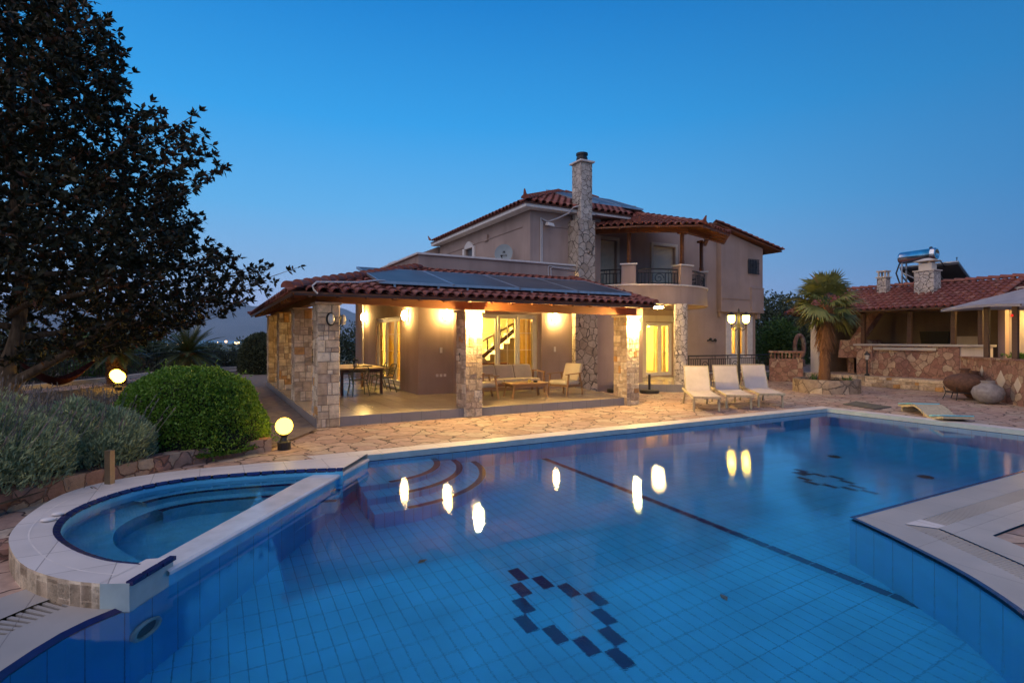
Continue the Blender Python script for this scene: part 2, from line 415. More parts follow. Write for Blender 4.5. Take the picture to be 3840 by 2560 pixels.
M['unlit'] = plain('opal_glass', (.6,.58,.52), .2, var=.05, bumps=0)
# ------------------------------------------------------------------ camera, sky, light
YAW = math.radians(28.7)
cd = bpy.data.cameras.new('camera'); cam = bpy.data.objects.new('camera', cd); COL.objects.link(cam)
cam.location = (-1.867, -11.584, 1.8); cam.rotation_euler = (PI/2, 0, -YAW)
cd.sensor_width = 36; cd.lens = 1260/2352*36; cd.shift_y = -6/2352; cd.clip_start = .05; cd.clip_end = 60000
sc.camera = cam
R2 = V((math.cos(YAW), -math.sin(YAW), 0)); F2 = V((math.sin(YAW), math.cos(YAW), 0))

w = bpy.data.worlds.new('World'); sc.world = w; w.use_nodes = True
wt = w.node_tree; wn = wt.nodes; wl = wt.links; wn.clear()
wo = wn.new('ShaderNodeOutputWorld'); bg = wn.new('ShaderNodeBackground'); wl.new(bg.outputs[0], wo.inputs[0])
tc = wn.new('ShaderNodeTexCoord'); nv = wn.new('ShaderNodeVectorMath'); nv.operation = 'NORMALIZE'; wl.new(tc.outputs['Generated'], nv.inputs[0])
sx = wn.new('ShaderNodeSeparateXYZ'); wl.new(nv.outputs[0], sx.inputs[0])
def wramp(stops, src):
    r = wn.new('ShaderNodeValToRGB')
    while len(r.color_ramp.elements) < len(stops): r.color_ramp.elements.new(.5)
    for e, (p, c) in zip(r.color_ramp.elements, stops): e.position = p; e.color = (*c, 1)
    wl.new(src, r.inputs[0]); return r.outputs[0]
# clear dusk sky: twilight arch brighter towards the west (left of view), deeper blue to the east
west = wramp([(0,(.37,.44,.70)),(.04,(.33,.405,.65)),(.12,(.20,.37,.62)),(.22,(.10,.355,.67)),(.36,(.030,.285,.66)),(.53,(.009,.18,.52)),(.8,(.007,.11,.33)),(1,(.007,.09,.29))], sx.outputs[2])
east = wramp([(0,(.13,.25,.49)),(.04,(.09,.205,.42)),(.12,(.055,.19,.42)),(.22,(.034,.18,.42)),(.36,(.017,.16,.40)),(.53,(.007,.115,.345)),(.8,(.006,.09,.29)),(1,(.006,.085,.28))], sx.outputs[2])
wd = (F2*.87 - R2*.5).normalized()
dt = wn.new('ShaderNodeVectorMath'); dt.operation = 'DOT_PRODUCT'; wl.new(nv.outputs[0], dt.inputs[0]); dt.inputs[1].default_value = wd
mr = wn.new('ShaderNodeMapRange'); mr.interpolation_type = 'SMOOTHSTEP'; wl.new(dt.outputs['Value'], mr.inputs[0])
mr.inputs[1].default_value = .1; mr.inputs[2].default_value = 1.0
mx = wn.new('ShaderNodeMix'); mx.data_type = 'RGBA'; wl.new(mr.outputs[0], mx.inputs[0]); wl.new(east, mx.inputs[6]); wl.new(west, mx.inputs[7])
sky = wn.new('ShaderNodeTexSky'); sky.sky_type = 'NISHITA'; sky.sun_disc = False
sky.sun_elevation = math.radians(1.0); sky.sun_rotation = math.radians(200); sky.altitude = 50
ad = wn.new('ShaderNodeMix'); ad.data_type = 'RGBA'; ad.blend_type = 'ADD'; ad.inputs[0].default_value = .0015
wl.new(mx.outputs[2], ad.inputs[6]); wl.new(sky.outputs[0], ad.inputs[7])
wl.new(ad.outputs[2], bg.inputs[0]); bg.inputs[1].default_value = 1.08

sd = bpy.data.lights.new('sun', 'SUN'); sun = bpy.data.objects.new('sun', sd); COL.objects.link(sun)
sd.energy = 1.7; sd.angle = math.radians(100); sd.color = (1,.76,.62)   # broad afterglow, no hard shadows
sdir = (F2*.6 + R2*.56 + V((0,0,-.70))).normalized()
sun.rotation_euler = sdir.to_track_quat('-Z', 'Y').to_euler(); sun.location = (0,-20,30)
sc.view_settings.view_transform = 'Standard'; sc.view_settings.look = 'None'; sc.view_settings.exposure = .28; sc.view_settings.gamma = 1
sc.render.film_transparent = False
cy = sc.cycles
cy.max_bounces = 10; cy.transparent_max_bounces = 12; cy.transmission_bounces = 8; cy.glossy_bounces = 4; cy.diffuse_bounces = 4
cy.sample_clamp_indirect = 4; cy.caustics_reflective = False; cy.caustics_refractive = True; cy.blur_glossy = .3
cy.use_denoising = True
try: cy.denoiser = 'OPENIMAGEDENOISE'
except Exception: pass

# ------------------------------------------------------------------ land, sea, hills
b = MB()
rings = [0, 31, 33, 60, 90, 140, 220, 350, 600, 1000, 1700, 2600, 3500]
zs = [-3.3, -3.3, -.6, -2, -4, -6, -8, -10, -12.5, -15, -18, -19.6, -22]
N = 96
P = []
for R, z in zip(rings, zs):
    for j in range(N):
        a = 2*PI*j/N
        zz = z + (noise.noise((R*.004*math.cos(a), R*.004*math.sin(a), 0))*(1.5 if R > 80 else 0))
        rr = R*(1 + (.18*noise.noise((math.cos(a)*3, math.sin(a)*3, 4)) if R > 2000 else 0))
        P.append((6+rr*math.cos(a), rr*math.sin(a), zz))
i0 = b.add(P)
for i in range(len(rings)-1):
    b.faces(i0, [(i*N+j, (i+1)*N+j, (i+1)*N+(j+1)%N, i*N+(j+1)%N) for j in range(N)])
b.build('ground', M['land'], kind='structure', smooth=True)
tt = NT('sea_water'); M['sea'] = tt.bsdf((.03,.06,.09), .25, tt.bump(tt.noise(.02, 3), .4, 2))
b = MB(); b.lathe([(2300,-20.2),(30000,-20.2)], (0,0,0), 64); b.f = [f for f in b.f if len(f) == 4]; b.m = b.m[:len(b.f)]; b.r = b.r[:len(b.f)]
b.build('sea', M['sea'], kind='structure')
b = MB(); NA, NR = 220, 8
P = []
for i in range(NR):
    for j in range(NA):
        ang = YAW + math.radians(-75 + 125*j/(NA-1)); Rr = 9500 + i*900
        s = j/(NA-1)
        pk = .9*560*math.exp(-((s-.36)/.13)**2) + 330*math.exp(-((s-.60)/.2)**2) + 420*math.exp(-((s-.12)/.15)**2) + 150
        h = pk*math.sin(PI*min(1,(i+.02)/(NR-2.0))*.62)*1.0
        h *= 1 + .22*noise.noise((j*.11, i*.5, 0)) + .1*noise.noise((j*.4, i*.9, 3))
        if i == 0: h = -24
        if i == NR-1: h = 60
        P.append((-1.9+Rr*math.sin(ang), -11.6+Rr*math.cos(ang), h))
i0 = b.add(P)
for i in range(NR-1): b.faces(i0, [(i*NA+j, i*NA+j+1, (i+1)*NA+j+1, (i+1)*NA+j) for j in range(NA-1)])
b.build('hills', M['hillmat'], kind='structure', smooth=True)

# ------------------------------------------------------------------ pool
ZW = -.10          # water level
ZF = -1.40         # shallow floor
far_y = -3.05; right_x = 12.09; pen_y = -8.22
curveR = smooth_line([(4.03,-8.22),(3.83,-8.66),(3.63,-9.05),(3.46,-9.36),(3.26,-9.65),(2.93,-10.02),(2.35,-10.5),(1.5,-10.95),(.5,-11.05)], 3)
curveL = smooth_line([(-.9,-10.75),(-2.1,-10.1),(-2.85,-9.2),(-3.07,-8.4),(-2.95,-7.7),(-2.68,-7.16),(-2.37,-6.9)], 3)
ledge_out = [(-2.30,-6.78),(-2.12,-6.55),(.17,-3.42)]
POOL = [(.17,far_y),(right_x,far_y),(right_x,pen_y)] + curveR + curveL + ledge_out     # clockwise from above
b = MB(); bw = MB()
def floor_z(x, y):
    return ZF if x <= 3.5 else ZF - min(1.0, (x-3.5)*.16)
gx = [-3.6+.5*i for i in range(33)]; gy = [-11.4+.5*i for i in range(18)]
for i in range(len(gx)-1):
    for j in range(len(gy)-1):
        c = [(gx[i],gy[j]),(gx[i+1],gy[j]),(gx[i+1],gy[j+1]),(gx[i],gy[j+1])]
        b.q(*[(x,y,floor_z(x,y)) for x,y in c])
u = 0
for k in range(len(POOL)):
    p, q = POOL[k], POOL[(k+1)%len(POOL)]; L = math.hypot(q[0]-p[0], q[1]-p[1])
    zt = -.11
    b.q((p[0],p[1],-2.6),(q[0],q[1],-2.6),(q[0],q[1],zt),(p[0],p[1],zt), m=1, uv=[(u,-2.5),(u+L,-2.5),(u+L,0),(u,0)]); u += L
# navy marker lines and tile pictures set in the floor
def ftile(x0,x1,y0,y1,e=.004):
    b.q((x0,y0,floor_z(x0,y0)+e),(x1,y0,floor_z(x1,y0)+e),(x1,y1,floor_z(x1,y1)+e),(x0,y1,floor_z(x0,y1)+e), m=2)
for k in range(25):
    y1 = far_y-.01-k*.25; ftile(3.41+k*.0085, 3.53+k*.0085, y1-.243, y1)
for (x, y) in [(.88,-6.7),(1.02,-6.95),(1.16,-7.2),(1.30,-7.45),(1.18,-7.71),(1.07,-7.96),(.95,-8.21),(.81,-7.96),(.67,-7.71),(.53,-7.46),(.65,-7.21),(.765,-6.96)]:
    ftile(x-.063, x+.063, y-.122, y+.122)
for (x, y) in [(7.2,-5.58),(7.1,-5.72),(7.21,-5.9),(7.33,-6.13),(7.21,-6.37),(7.07,-6.61),(6.95,-6.85),(6.84,-6.62),(6.71,-6.39),(6.61,-6.15),(6.74,-5.94),(6.98,-5.7)]:
    ftile(x-.06, x+.06, y-.12, y+.12)
for c in ((8.85,-5.18),(8.74,-6.8)):
    b.prism([(c[0]+.12*math.cos(a*PI/8), c[1]+.12*math.sin(a*PI/8)) for a in range(16)], floor_z(*c), floor_z(*c)+.02, m=3)
# corner steps with navy nosings
for k, (rad, zz) in enumerate([(1.15,-.36),(1.5,-.62),(1.86,-.9)][::-1]):
    cx_, cy_ = .22, far_y
    arc = [(cx_+rad*math.cos(a), cy_+rad*math.sin(a)) for a in [-.02-1.50*i/18 for i in range(19)]]
    arc2 = [(cx_+(rad-.1)*math.cos(a), cy_+(rad-.1)*math.sin(a)) for a in [-.02-1.50*i/18 for i in range(19)]]
    b.prism([(cx_-.2,cy_+.02)] + arc + [(cx_-.35,cy_-rad)], -1.41, zz, m=0, side=0)
    b.strip(z3(arc, zz+.004), z3(arc2, zz+.004), m=2)
b.build('pool_basin', [M['pool_tile'], M['pool_wall'], M['navy'], M['black']], kind='structure')
b = MB(); b.poly(z3(POOL, ZW)); b.build('pool_water', M['pool_water'], kind='structure')

# spa
spa_in = smooth_line([(-.36,-4.22),(-.8,-4.06),(-1.32,-3.93),(-2.04,-3.84),(-2.55,-4.0),(-2.9,-4.39),(-3.07,-4.85),(-3.06,-5.3),(-2.96,-5.65),(-2.76,-6.05),(-2.53,-6.37),(-2.31,-6.56)], 3)
spa_out = smooth_line([(.16,-3.42),(-.3,-3.44),(-.8,-3.4),(-1.45,-3.33),(-2.25,-3.3),(-2.95,-3.5),(-3.3,-3.95),(-3.42,-4.6),(-3.42,-5.2),(-3.32,-5.66),(-3.1,-6.22),(-2.8,-6.64),(-2.55,-6.86)], 3)
ZS = .10
b = MB()
# ring top, outer face of small stones, inner face, navy rim
nI = len(spa_in); nO = len(spa_out)
def at(Pl, f):
    f *= len(Pl)-1; i = min(int(f), len(Pl)-2); t = f-i
    return (Pl[i][0]*(1-t)+Pl[i+1][0]*t, Pl[i][1]*(1-t)+Pl[i+1][1]*t)
K = 44
A = [at(spa_in, i/K) for i in range(K+1)]; B = [at(spa_out, i/K) for i in range(K+1)]
rim_out = offset(A, -.055)
b.strip(z3(rim_out, ZS), z3(B, ZS), m=0)
joint = [(a[0]*.45+c[0]*.55, a[1]*.45+c[1]*.55) for a, c in zip(rim_out, B)]
b.strip(z3(joint, ZS+.002), z3(offset(joint, -.012), ZS+.002), m=4)
b.strip(z3(A, -.9), z3(A, ZS-.03), m=1)
b.strip(z3(B, -.3), z3(B, ZS), m=5)
for i in range(K):
    if i % 2 == 0 or True:
        p, q = A[i], A[i+1]; p2, q2 = rim_out[i], rim_out[i+1]
        def lp(a, c, t): return (a[0]+(c[0]-a[0])*t, a[1]+(c[1]-a[1])*t)
        b.hexa([(*lp(p,q,.07),ZS-.04),(*lp(p,q,.93),ZS-.04),(*lp(p2,q2,.93),ZS-.04),(*lp(p2,q2,.07),ZS-.04),(*lp(p,q,.07),ZS-.012),(*lp(p,q,.93),ZS-.012),(*lp(p2,q2,.93),ZS+.004),(*lp(p2,q2,.07),ZS+.004)], m=2)
# spa floor, bench and steps
b.poly(z3(A+[(-2.36,-6.62),(-.36,-4.3)], -.85), m=1)
bench = offset(A, .38)
b.strip(z3(A, -.38), z3(bench, -.38), m=1); b.strip(z3(bench, -.38), z3(bench, -.86), m=1)
for k, (d, zz) in enumerate(((.24,-.2),(.5,-.42))):
    st = offset(A[:18], d); b.strip(z3(A[:18], zz+.01), z3(st, zz+.01), m=1); b.strip(z3(st, zz+.01), z3(st, -.85), m=1)
    b.strip(z3(offset(A[:18], d-.10), zz+.016), z3(st, zz+.016), m=2)
# the overflow sill between spa and pool
li = [(-2.36,-6.50),(-2.30,-6.42),(-.85,-4.24),(-.62,-4.0),(-.42,-3.5)]
lo = [(-2.17,-6.62),(-2.13,-6.57),(-.25,-3.98),(-.02,-3.68),(.165,-3.425)]
b.strip(z3(li, .035), z3(lo, .03), m=3); b.strip(z3(li, .035), z3(li, -.9), m=1)
lr = [(p[0]+.02,p[1]-.014) for p in lo]
b.strip(z3(lo, .03), z3(lr, .015), m=3); b.strip(z3(lr, .015), z3(lr, -.01), m=3); b.strip(z3(lr, -.01), z3(lo, -.02), m=1); b.strip(z3(lo, -.02), z3(lo, -.13), m=1)
# ring end: pale tiled cheek with navy edging
ce = [(-2.55,-6.86),(-2.37,-6.95),(-2.13,-6.56),(-2.31,-6.5)]
b.prism(ce, -.12, ZS-.002, m=0, side=6)
for f0, f1 in ((0,.3),(.33,.66),(.69,1)):
    p = lp(ce[1], ce[2], f0); q = lp(ce[1], ce[2], f1)
    b.bar((p[0],p[1],ZS-.004),(q[0],q[1],ZS-.004), .05, .03, m=2)
M['sill'] = plain('wet_marble', (.6,.62,.64), .12, var=.1, bumps=.06)
b.build('spa_basin', [M['coping'], M['spa_tile'], M['navy'], M['sill'], M['white_trim'], M['ashlar'], M['pale_tile']], kind='structure')
for bb in (): pass
b = MB(); b.poly(z3(A+[(-2.30,-6.44),(-.86,-4.26),(-.66,-4.05)], .022)); b.build('spa_water', M['spa_water'], kind='structure')
# cladding stones of the spa's outer face
b = MB()
i = 16
while i < K:
    p, q = B[i], B[i+1]; n = V((q[1]-p[1], p[0]-q[0])).normalized()
    zz = -.2
    while zz < .07:
        h = min(rnd.uniform(.09,.26), .085-zz)
        if h < .03: break
        t = .015+.012*rnd.random()
        a0 = lp(p,q,.03); a1 = lp(p,q,.97)
        b.hexa([(a0[0],a0[1],zz),(a1[0],a1[1],zz),(a1[0]-n.x*t,a1[1]-n.y*t,zz),(a0[0]-n.x*t,a0[1]-n.y*t,zz),(a0[0],a0[1],zz+h-.008),(a1[0],a1[1],zz+h-.008),(a1[0]-n.x*t,a1[1]-n.y*t,zz+h-.008),(a0[0]-n.x*t,a0[1]-n.y*t,zz+h-.008)])
        zz += h
    i += 1
b.build('spa_cladding', M['ashlar'], kind='structure')

# pool coping: far and right edges at deck level, lower overflow kerbs at the near side
b = MB()
fo = far_y+.37
b.q((.17,far_y,0),(right_x,far_y,0),(right_x+.36,fo,0),(.0,fo,0), m=0)
b.q((right_x,far_y,0),(right_x,pen_y-.05,0),(right_x+.36,pen_y-.05,0),(right_x+.36,fo,0), m=0)
for (p, q) in (((.17,far_y),(right_x,far_y)),((right_x,far_y),(right_x,pen_y))):
    n = V((q[1]-p[1], p[0]-q[0])).normalized()*.003
    b.q((p[0]+n.x,p[1]+n.y,-.12),(q[0]+n.x,q[1]+n.y,-.12),(q[0]+n.x,q[1]+n.y,0),(p[0]+n.x,p[1]+n.y,0), m=1)
    b.q((p[0]+2*n.x,p[1]+2*n.y,-.125),(q[0]+2*n.x,q[1]+2*n.y,-.125),(q[0]+2*n.x,q[1]+2*n.y,-.093),(p[0]+2*n.x,p[1]+2*n.y,-.093), m=2)
b.q((.17,-3.42,0),(.17,far_y,0),(.0,fo,0),(-.6,fo,0), m=0); b.q((-.6,fo,0),(-.35,-3.44,0),(.17,-3.42,0), m=0)
b.q((.175,-3.42,-.12),(.175,far_y,-.12),(.175,far_y,0),(.175,-3.42,0), m=1)
ZL = -.078
pen = [(right_x,pen_y)] + curveR
def pen_line(d):
    # the inner corner: straight kerb line and curved kerb line meet on y = pen_y - d
    C_ = offset(curveR, d)
    k = next(i for i, p in enumerate(C_) if p[1] < pen_y-d and i > 0)
    p, q = C_[k-1], C_[k]; t_ = (pen_y-d-p[1])/(q[1]-p[1]) if abs(q[1]-p[1]) > 1e-6 else 0
    return (p[0]+(q[0]-p[0])*t_, pen_y-d), C_[k:]
def pen_band(d0, d1, z, m):
    (c0, r0), (c1, r1) = pen_line(d0) if d0 > 0 else ((4.03,pen_y), curveR[1:]), pen_line(d1)
    b.q((right_x,pen_y-d0,z),(c0[0],c0[1],z),(c1[0],c1[1],z),(right_x,pen_y-d1,z), m=m)
    b.poly(z3([c0]+r0+(r1[::-1])+[c1], z), m=m)
pen_band(0, .045, ZL+.003, 2); pen_band(.045, .40, ZL, 3); pen_band(.63, .98, ZL+.010, 3)
PEN = {d: pen_line(d) for d in (.40,.63,.98)}
c4, c6 = PEN[.40][0], PEN[.63][0]
b.poly(z3([c4,(c4[0]+.3,pen_y-.40),(c4[0]+.3,pen_y-.63),c6], ZL+.006), m=0)
PEN_EDGE = [(right_x,pen_y-.98), PEN[.98][0]] + PEN[.98][1]
def resample(P, n):
    L = [0]
    for i in range(1,len(P)): L.append(L[-1]+math.hypot(P[i][0]-P[i-1][0],P[i][1]-P[i-1][1]))
    out = []
    for k in range(n+1):
        s_ = L[-1]*k/n; i = max(1, next((j for j in range(1,len(P)) if L[j] >= s_-1e-9), len(P)-1)); f = (s_-L[i-1])/max(1e-9,L[i]-L[i-1])
        out.append((P[i-1][0]+(P[i][0]-P[i-1][0])*f, P[i-1][1]+(P[i][1]-P[i-1][1])*f))
    return out
lf = curveL
s = 1 if offset(lf, .4)[3][0] < lf[3][0] else -1
ll = [offset(lf, s*d) for d in (0,.045,.38,.60,.95)]
b.strip(z3(ll[0], ZL-.02), z3(ll[1], ZL+.004), m=2)
b.strip(z3(ll[1], ZL), z3(ll[2], ZL), m=3)
b.strip(z3(ll[3], ZL+.01), z3(ll[4], ZL+.01), m=3)
L_IN, L_OUT, L_EDGE = ll[2], ll[3], ll[4]
b.strip(z3([curveR[-1], curveL[0]], ZL), z3([(.5,-11.8),(-1.3,-11.4)], ZL), m=3)
M['coping_low'] = grid_tiles('low_coping_tile', (.37,.35,.325), (.22,.2,.19), .6, 3, .005, .45, var=.16)
b.build('pool_coping', [M['coping'], M['pale_tile'], M['navy'], M['coping_low']], kind='structure')
def grate(A, B, z, label):
    b = MB(); a2 = [(p[0],p[1]) for p in A]
    b.strip(z3(A, z-.04), z3(B, z-.04), m=1)
    # bars laid across the channel
    tot = 0; out = []
    for i in range(len(A)-1):
        L = math.hypot(A[i+1][0]-A[i][0], A[i+1][1]-A[i][1]); n = max(1, round(L/.05))
        for k in range(n):
            f = k/n; g = f+.5/n
            p, q = lp(A[i],A[i+1],f), lp(A[i],A[i+1],g); p2, q2 = lp(B[i],B[i+1],f), lp(B[i],B[i+1],g)
            b.hexa([(*p,z-.03),(*q,z-.03),(*q2,z-.03),(*p2,z-.03),(*p,z),(*q,z),(*q2,z),(*p2,z)], m=0)
    return b.build('drain_grate', [M['coping_low'], M['black']], label=label, cat='drain grate', group='overflow grates round the pool')
grate(resample([PEN[.40][0]]+PEN[.40][1],24), resample([PEN[.63][0]]+PEN[.63][1],24), ZL, 'slatted overflow grate beside the curved pool edge at lower right')
grate([(right_x,pen_y-.40),(PEN[.40][0][0]+.3,pen_y-.40)], [(right_x,pen_y-.63),(PEN[.40][0][0]+.3,pen_y-.63)], ZL, 'slatted overflow grate along the straight pool edge at right, narrow white slats')
grate(L_IN, L_OUT, ZL, 'slatted overflow grate below the clad outer wall of the spa')

# ------------------------------------------------------------------ paved terrace
b = MB()
VG = [(-.05,.02),(8.05,.02),(8.8,3.4),(11.67,3.4)]
far = [(-.6,fo+.001),(.0,fo),(right_x+.36,fo),(right_x+.36,pen_y-3),(24,-14),(26,-6),(24,5.4),(-1.1,5.4),(-1.05,-1.95),(-2.33,-2.60),(-2.95,-3.12),(-3.6,-3.9),(-4.4,-5.25),(-3.44,-5.05)] + [p for p in spa_out[::-1] if p[1] > -5.0 and p[0] < -.4] + [(-.35,-3.44)]
b.poly(z3(far, -.004), m=0)
b.poly(z3([(-3.3,-5.0),(-4.4,-5.2),(-5.6,-6.5),(-9,-12),(-9,-18),(-1.5,-18),(-1.3,-11.4)] + [(p[0],p[1]) for p in L_EDGE][:] , -.09), m=0)
b.poly(z3([(24,-9.25)] + [(p[0],p[1]) for p in PEN_EDGE] + [(.5,-11.8),(-1.3,-11.4),(-1.5,-18),(24,-18)], -.09), m=0)
b.poly(z3([(right_x+.36,-8.4),(24,-8.4),(24,-9.3),(right_x,-9.3)], -.095), m=0)
b.build('patio_paving', M['paving'], kind='structure')
b = MB(); b.prism([(-4.5,-5.2),(-3.42,-5.0),(-3.36,-5.36),(-4.55,-5.6)], -.12, -.002); b.build('patio_step', M['pink_stone'], kind='structure', bevel=.02)
# garden soil and earth path at the left
b = MB()
GS = [(-1.15,-1.95),(-.8,4),(-.7,10),(-.7,24),(-30,24),(-30,-9),(-5.6,-6.4),(-4.7,-5.9),(-3.5,-3.8),(-2.95,-3.05),(-2.33,-2.55)]
b.poly(z3(GS, .12)); b.build('garden_soil', M['soil'], kind='structure')
b = MB(); b.poly(z3([(-1.05,-1.9),(-.05,-.3),(-.05,24),(-.72,24),(-.62,10),(-.72,4)], .03)); b.poly(z3([(-.05,11.4),(20,11.4),(20,24),(-.05,24)],.0)); b.build('earth_path', M['earth_path'], kind='structure')
# ------------------------------------------------------------------ villa
villa = thing('villa', (10.0, 8.0, 0), 'two storey taupe villa with red tiled roofs and a lit stone columned veranda', 'house')

def wall_y(b, y0, y1, x0, x1, z0, z1, holes=(), m=0):
    # wall parallel to the x axis with rectangular openings (x0,x1,z0,z1)
    xs = sorted({x0, x1, *[h[0] for h in holes], *[h[1] for h in holes]})
    for i in range(len(xs)-1):
        a, c = xs[i], xs[i+1]; mid = (a+c)/2
        hs = sorted([(h[2], h[3]) for h in holes if h[0] <= mid <= h[1]])
        z = z0
        for h0, h1 in hs:
            if h0 > z: b.box(a, c, y0, y1, z, h0, m)
            z = h1
        if z < z1: b.box(a, c, y0, y1, z, z1, m)
def wall_x(b, x0, x1, y0, y1, z0, z1, holes=(), m=0):
    ys = sorted({y0, y1, *[h[0] for h in holes], *[h[1] for h in holes]})
    for i in range(len(ys)-1):
        a, c = ys[i], ys[i+1]; mid = (a+c)/2
        hs = sorted([(h[2], h[3]) for h in holes if h[0] <= mid <= h[1]])
        z = z0
        for h0, h1 in hs:
            if h0 > z: b.box(x0, x1, a, c, z, h0, m)
            z = h1
        if z < z1: b.box(x0, x1, a, c, z, z1, m)

WB = (4.75, 7.28, .3, 2.56)        # big window in the veranda back wall
DA = (5.15, 8.05, .3, 2.52)        # french door in the side wall
DR = (13.45, 14.95, .30, 2.46)     # right door
WR = (18.5, 19.5, 1.0, 2.45)       # small right window
# ground floor
b = MB(); wall_y(b, 3.4, 3.65, 3.3, 11.67, 0, 3.05, [WB]); wall_y(b, 3.4, 3.62, 3.3, 8.85, 3.05, 4.2)
b.build('wall', M['stucco'], villa)
b = MB(); wall_x(b, 3.302, 3.55, 3.652, 11.2, 0, 4.2, [DA]); b.build('wall', M['stucco'], villa)
b = MB(); wall_y(b, 5.2, 5.45, 11.4, 20.1, 0, 3.1, [DR, WR]); wall_x(b, 11.42, 11.66, 3.652, 5.198, 0, 3.04)
b.build('wall', M['stucco'], villa)
b = MB(); wall_x(b, 19.85, 20.1, 5.452, 12, 0, 3.1); wall_y(b, 11.0, 11.2, 3.552, 19.848, 0, 3.1); b.build('wall', M['stucco'], villa)
# raised frame round the big window
b = MB(); b.box(7.62,11.6,3.37,3.398,.2,.34); b.box(4.35,4.62,3.36,3.398,.2,2.75); b.box(7.40,7.62,3.36,3.398,.2,2.75); b.box(4.62,7.40,3.36,3.398,2.6,2.75)
b.build('window_surround', M['stucco'], villa)
# parapet coping and terrace roof
b = MB(); b.box(3.24,8.86,3.34,3.68,4.2,4.26); b.box(3.24,3.62,3.682,11.25,4.2,4.26); b.build('parapet_cap', M['white_trim'], villa, bevel=.008)
b = MB(); b.box(3.56,7.3,3.66,11.0,3.35,3.5); b.build('terrace_roof', M['cream'], villa)
b = MB(); b.box(3.56,11.4,3.66,10.99,2.96,3.04); b.box(11.68,19.84,5.46,10.99,2.96,3.08); b.build('room_ceiling', M['room'], villa)
b = MB()
wall_y(b, 8.6, 8.7, 3.56, 11.4, .2, 2.95); wall_x(b, 10.0, 10.1, 3.66, 8.58, .2, 2.95); wall_y(b, 9.3, 9.4, 12.6, 16.8, .2, 2.95); wall_x(b, 12.5, 12.6, 5.46, 9.4, .2, 2.95); wall_x(b, 16.8, 16.9, 5.46, 9.4, .2, 2.95)
wall_y(b, 8.2, 8.3, 17.4, 19.8, .2, 2.95); wall_x(b, 17.3, 17.4, 5.46, 8.3, .2, 2.95)
b.build('room_wall', M['room'], villa)
b = MB(); b.box(3.56,11.4,3.66,10.9,.1,.2); b.box(11.68,19.8,5.46,10.9,.1,.28); b.build('room_floor', M['floor_tile'], villa)
# upper storey
b = MB(); wall_x(b, 7.23, 7.45, 3.8, 11.9, 3.5, 6.1, [(8.2,8.95,5.1,5.42)]); wall_y(b, 3.8, 4.0, 7.452, 10.1, 3.05, 6.1); wall_x(b, 9.9, 10.1, 4.002, 5.2, 3.05, 6.1)
b.build('wall', M['stucco'], villa)
D1 = (10.75, 11.95, 3.7, 5.6); D2 = (13.85, 15.05, 3.7, 5.58)
b = MB(); wall_y(b, 5.2, 5.42, 10.102, 17.55, 3.1, 6.2, [D1, D2]); b.build('wall', M['stucco'], villa)
# right wing: sloping top, projecting bay with a lower step
b = MB()
b.hexa([(17.55,5.2,3.1),(20.1,5.2,3.1),(20.1,12,3.1),(17.55,12,3.1),(17.55,5.2,3.11),(20.1,5.2,3.11),(20.1,12,3.11),(17.55,12,3.11)])
pts = [(15.3,6.2),(17.55,6.2),(17.55,3.1),(20.35,3.1),(20.35,5.95),(15.3,7.05)]
for y in (5.0, 12.0): pass
b.hexa([(17.6,5.0,3.05),(20.35,5.0,3.05),(20.35,12,3.05),(17.6,12,3.05),(17.6,5.0,6.55),(20.35,5.0,5.95),(20.35,12,5.95),(17.6,12,6.55)])
b.hexa([(14.6,5.2,6.19),(17.59,5.2,6.19),(17.59,12,6.19),(14.6,12,6.19),(16.9,5.2,6.69),(17.59,5.2,6.55),(17.59,12,6.55),(16.9,12,6.69)])
b.box(17.62,19.55,4.97,4.998,3.56,3.6); b.box(19.5,20.37,4.93,4.998,4.07,4.12); b.box(19.52,20.36,4.95,4.998,3.06,4.07); b.box(17.55,20.4,4.95,5.198,2.98,3.045)
b.build('wall', M['stucco'], villa)
b = MB(); b.box(17.6,17.75,5.05,5.196,2.75,2.97); b.build('bracket', M['stucco'], villa); b = MB(); b.box(20.05,20.25,5.05,5.3,2.72,2.97); b.build('bracket', M['stucco'], villa)
b = MB(); b.hexa([(4.9,11.95,3.4),(7.2,11.95,3.4),(7.2,14.5,3.4),(4.9,14.5,3.4),(4.9,11.95,5.0),(7.2,11.95,6.0),(7.2,14.5,6.0),(4.9,14.5,5.0)])
b.box(7.24,9.9,12.02,14.5,3.4,6.0); b.build('wall', M['stucco'], villa)
# string-course groove lines on the upper wall
b = MB(); b.box(7.2,7.228,4.3,11.4,5.52,5.545); b.box(7.2,7.228,11.38,11.41,5.1,5.52); b.box(7.75,9.2,3.775,3.798,5.52,5.54); b.box(7.15,7.228,6.85,7.15,5.48,5.7)
b.build('wall_moulding', M['stucco'], villa)

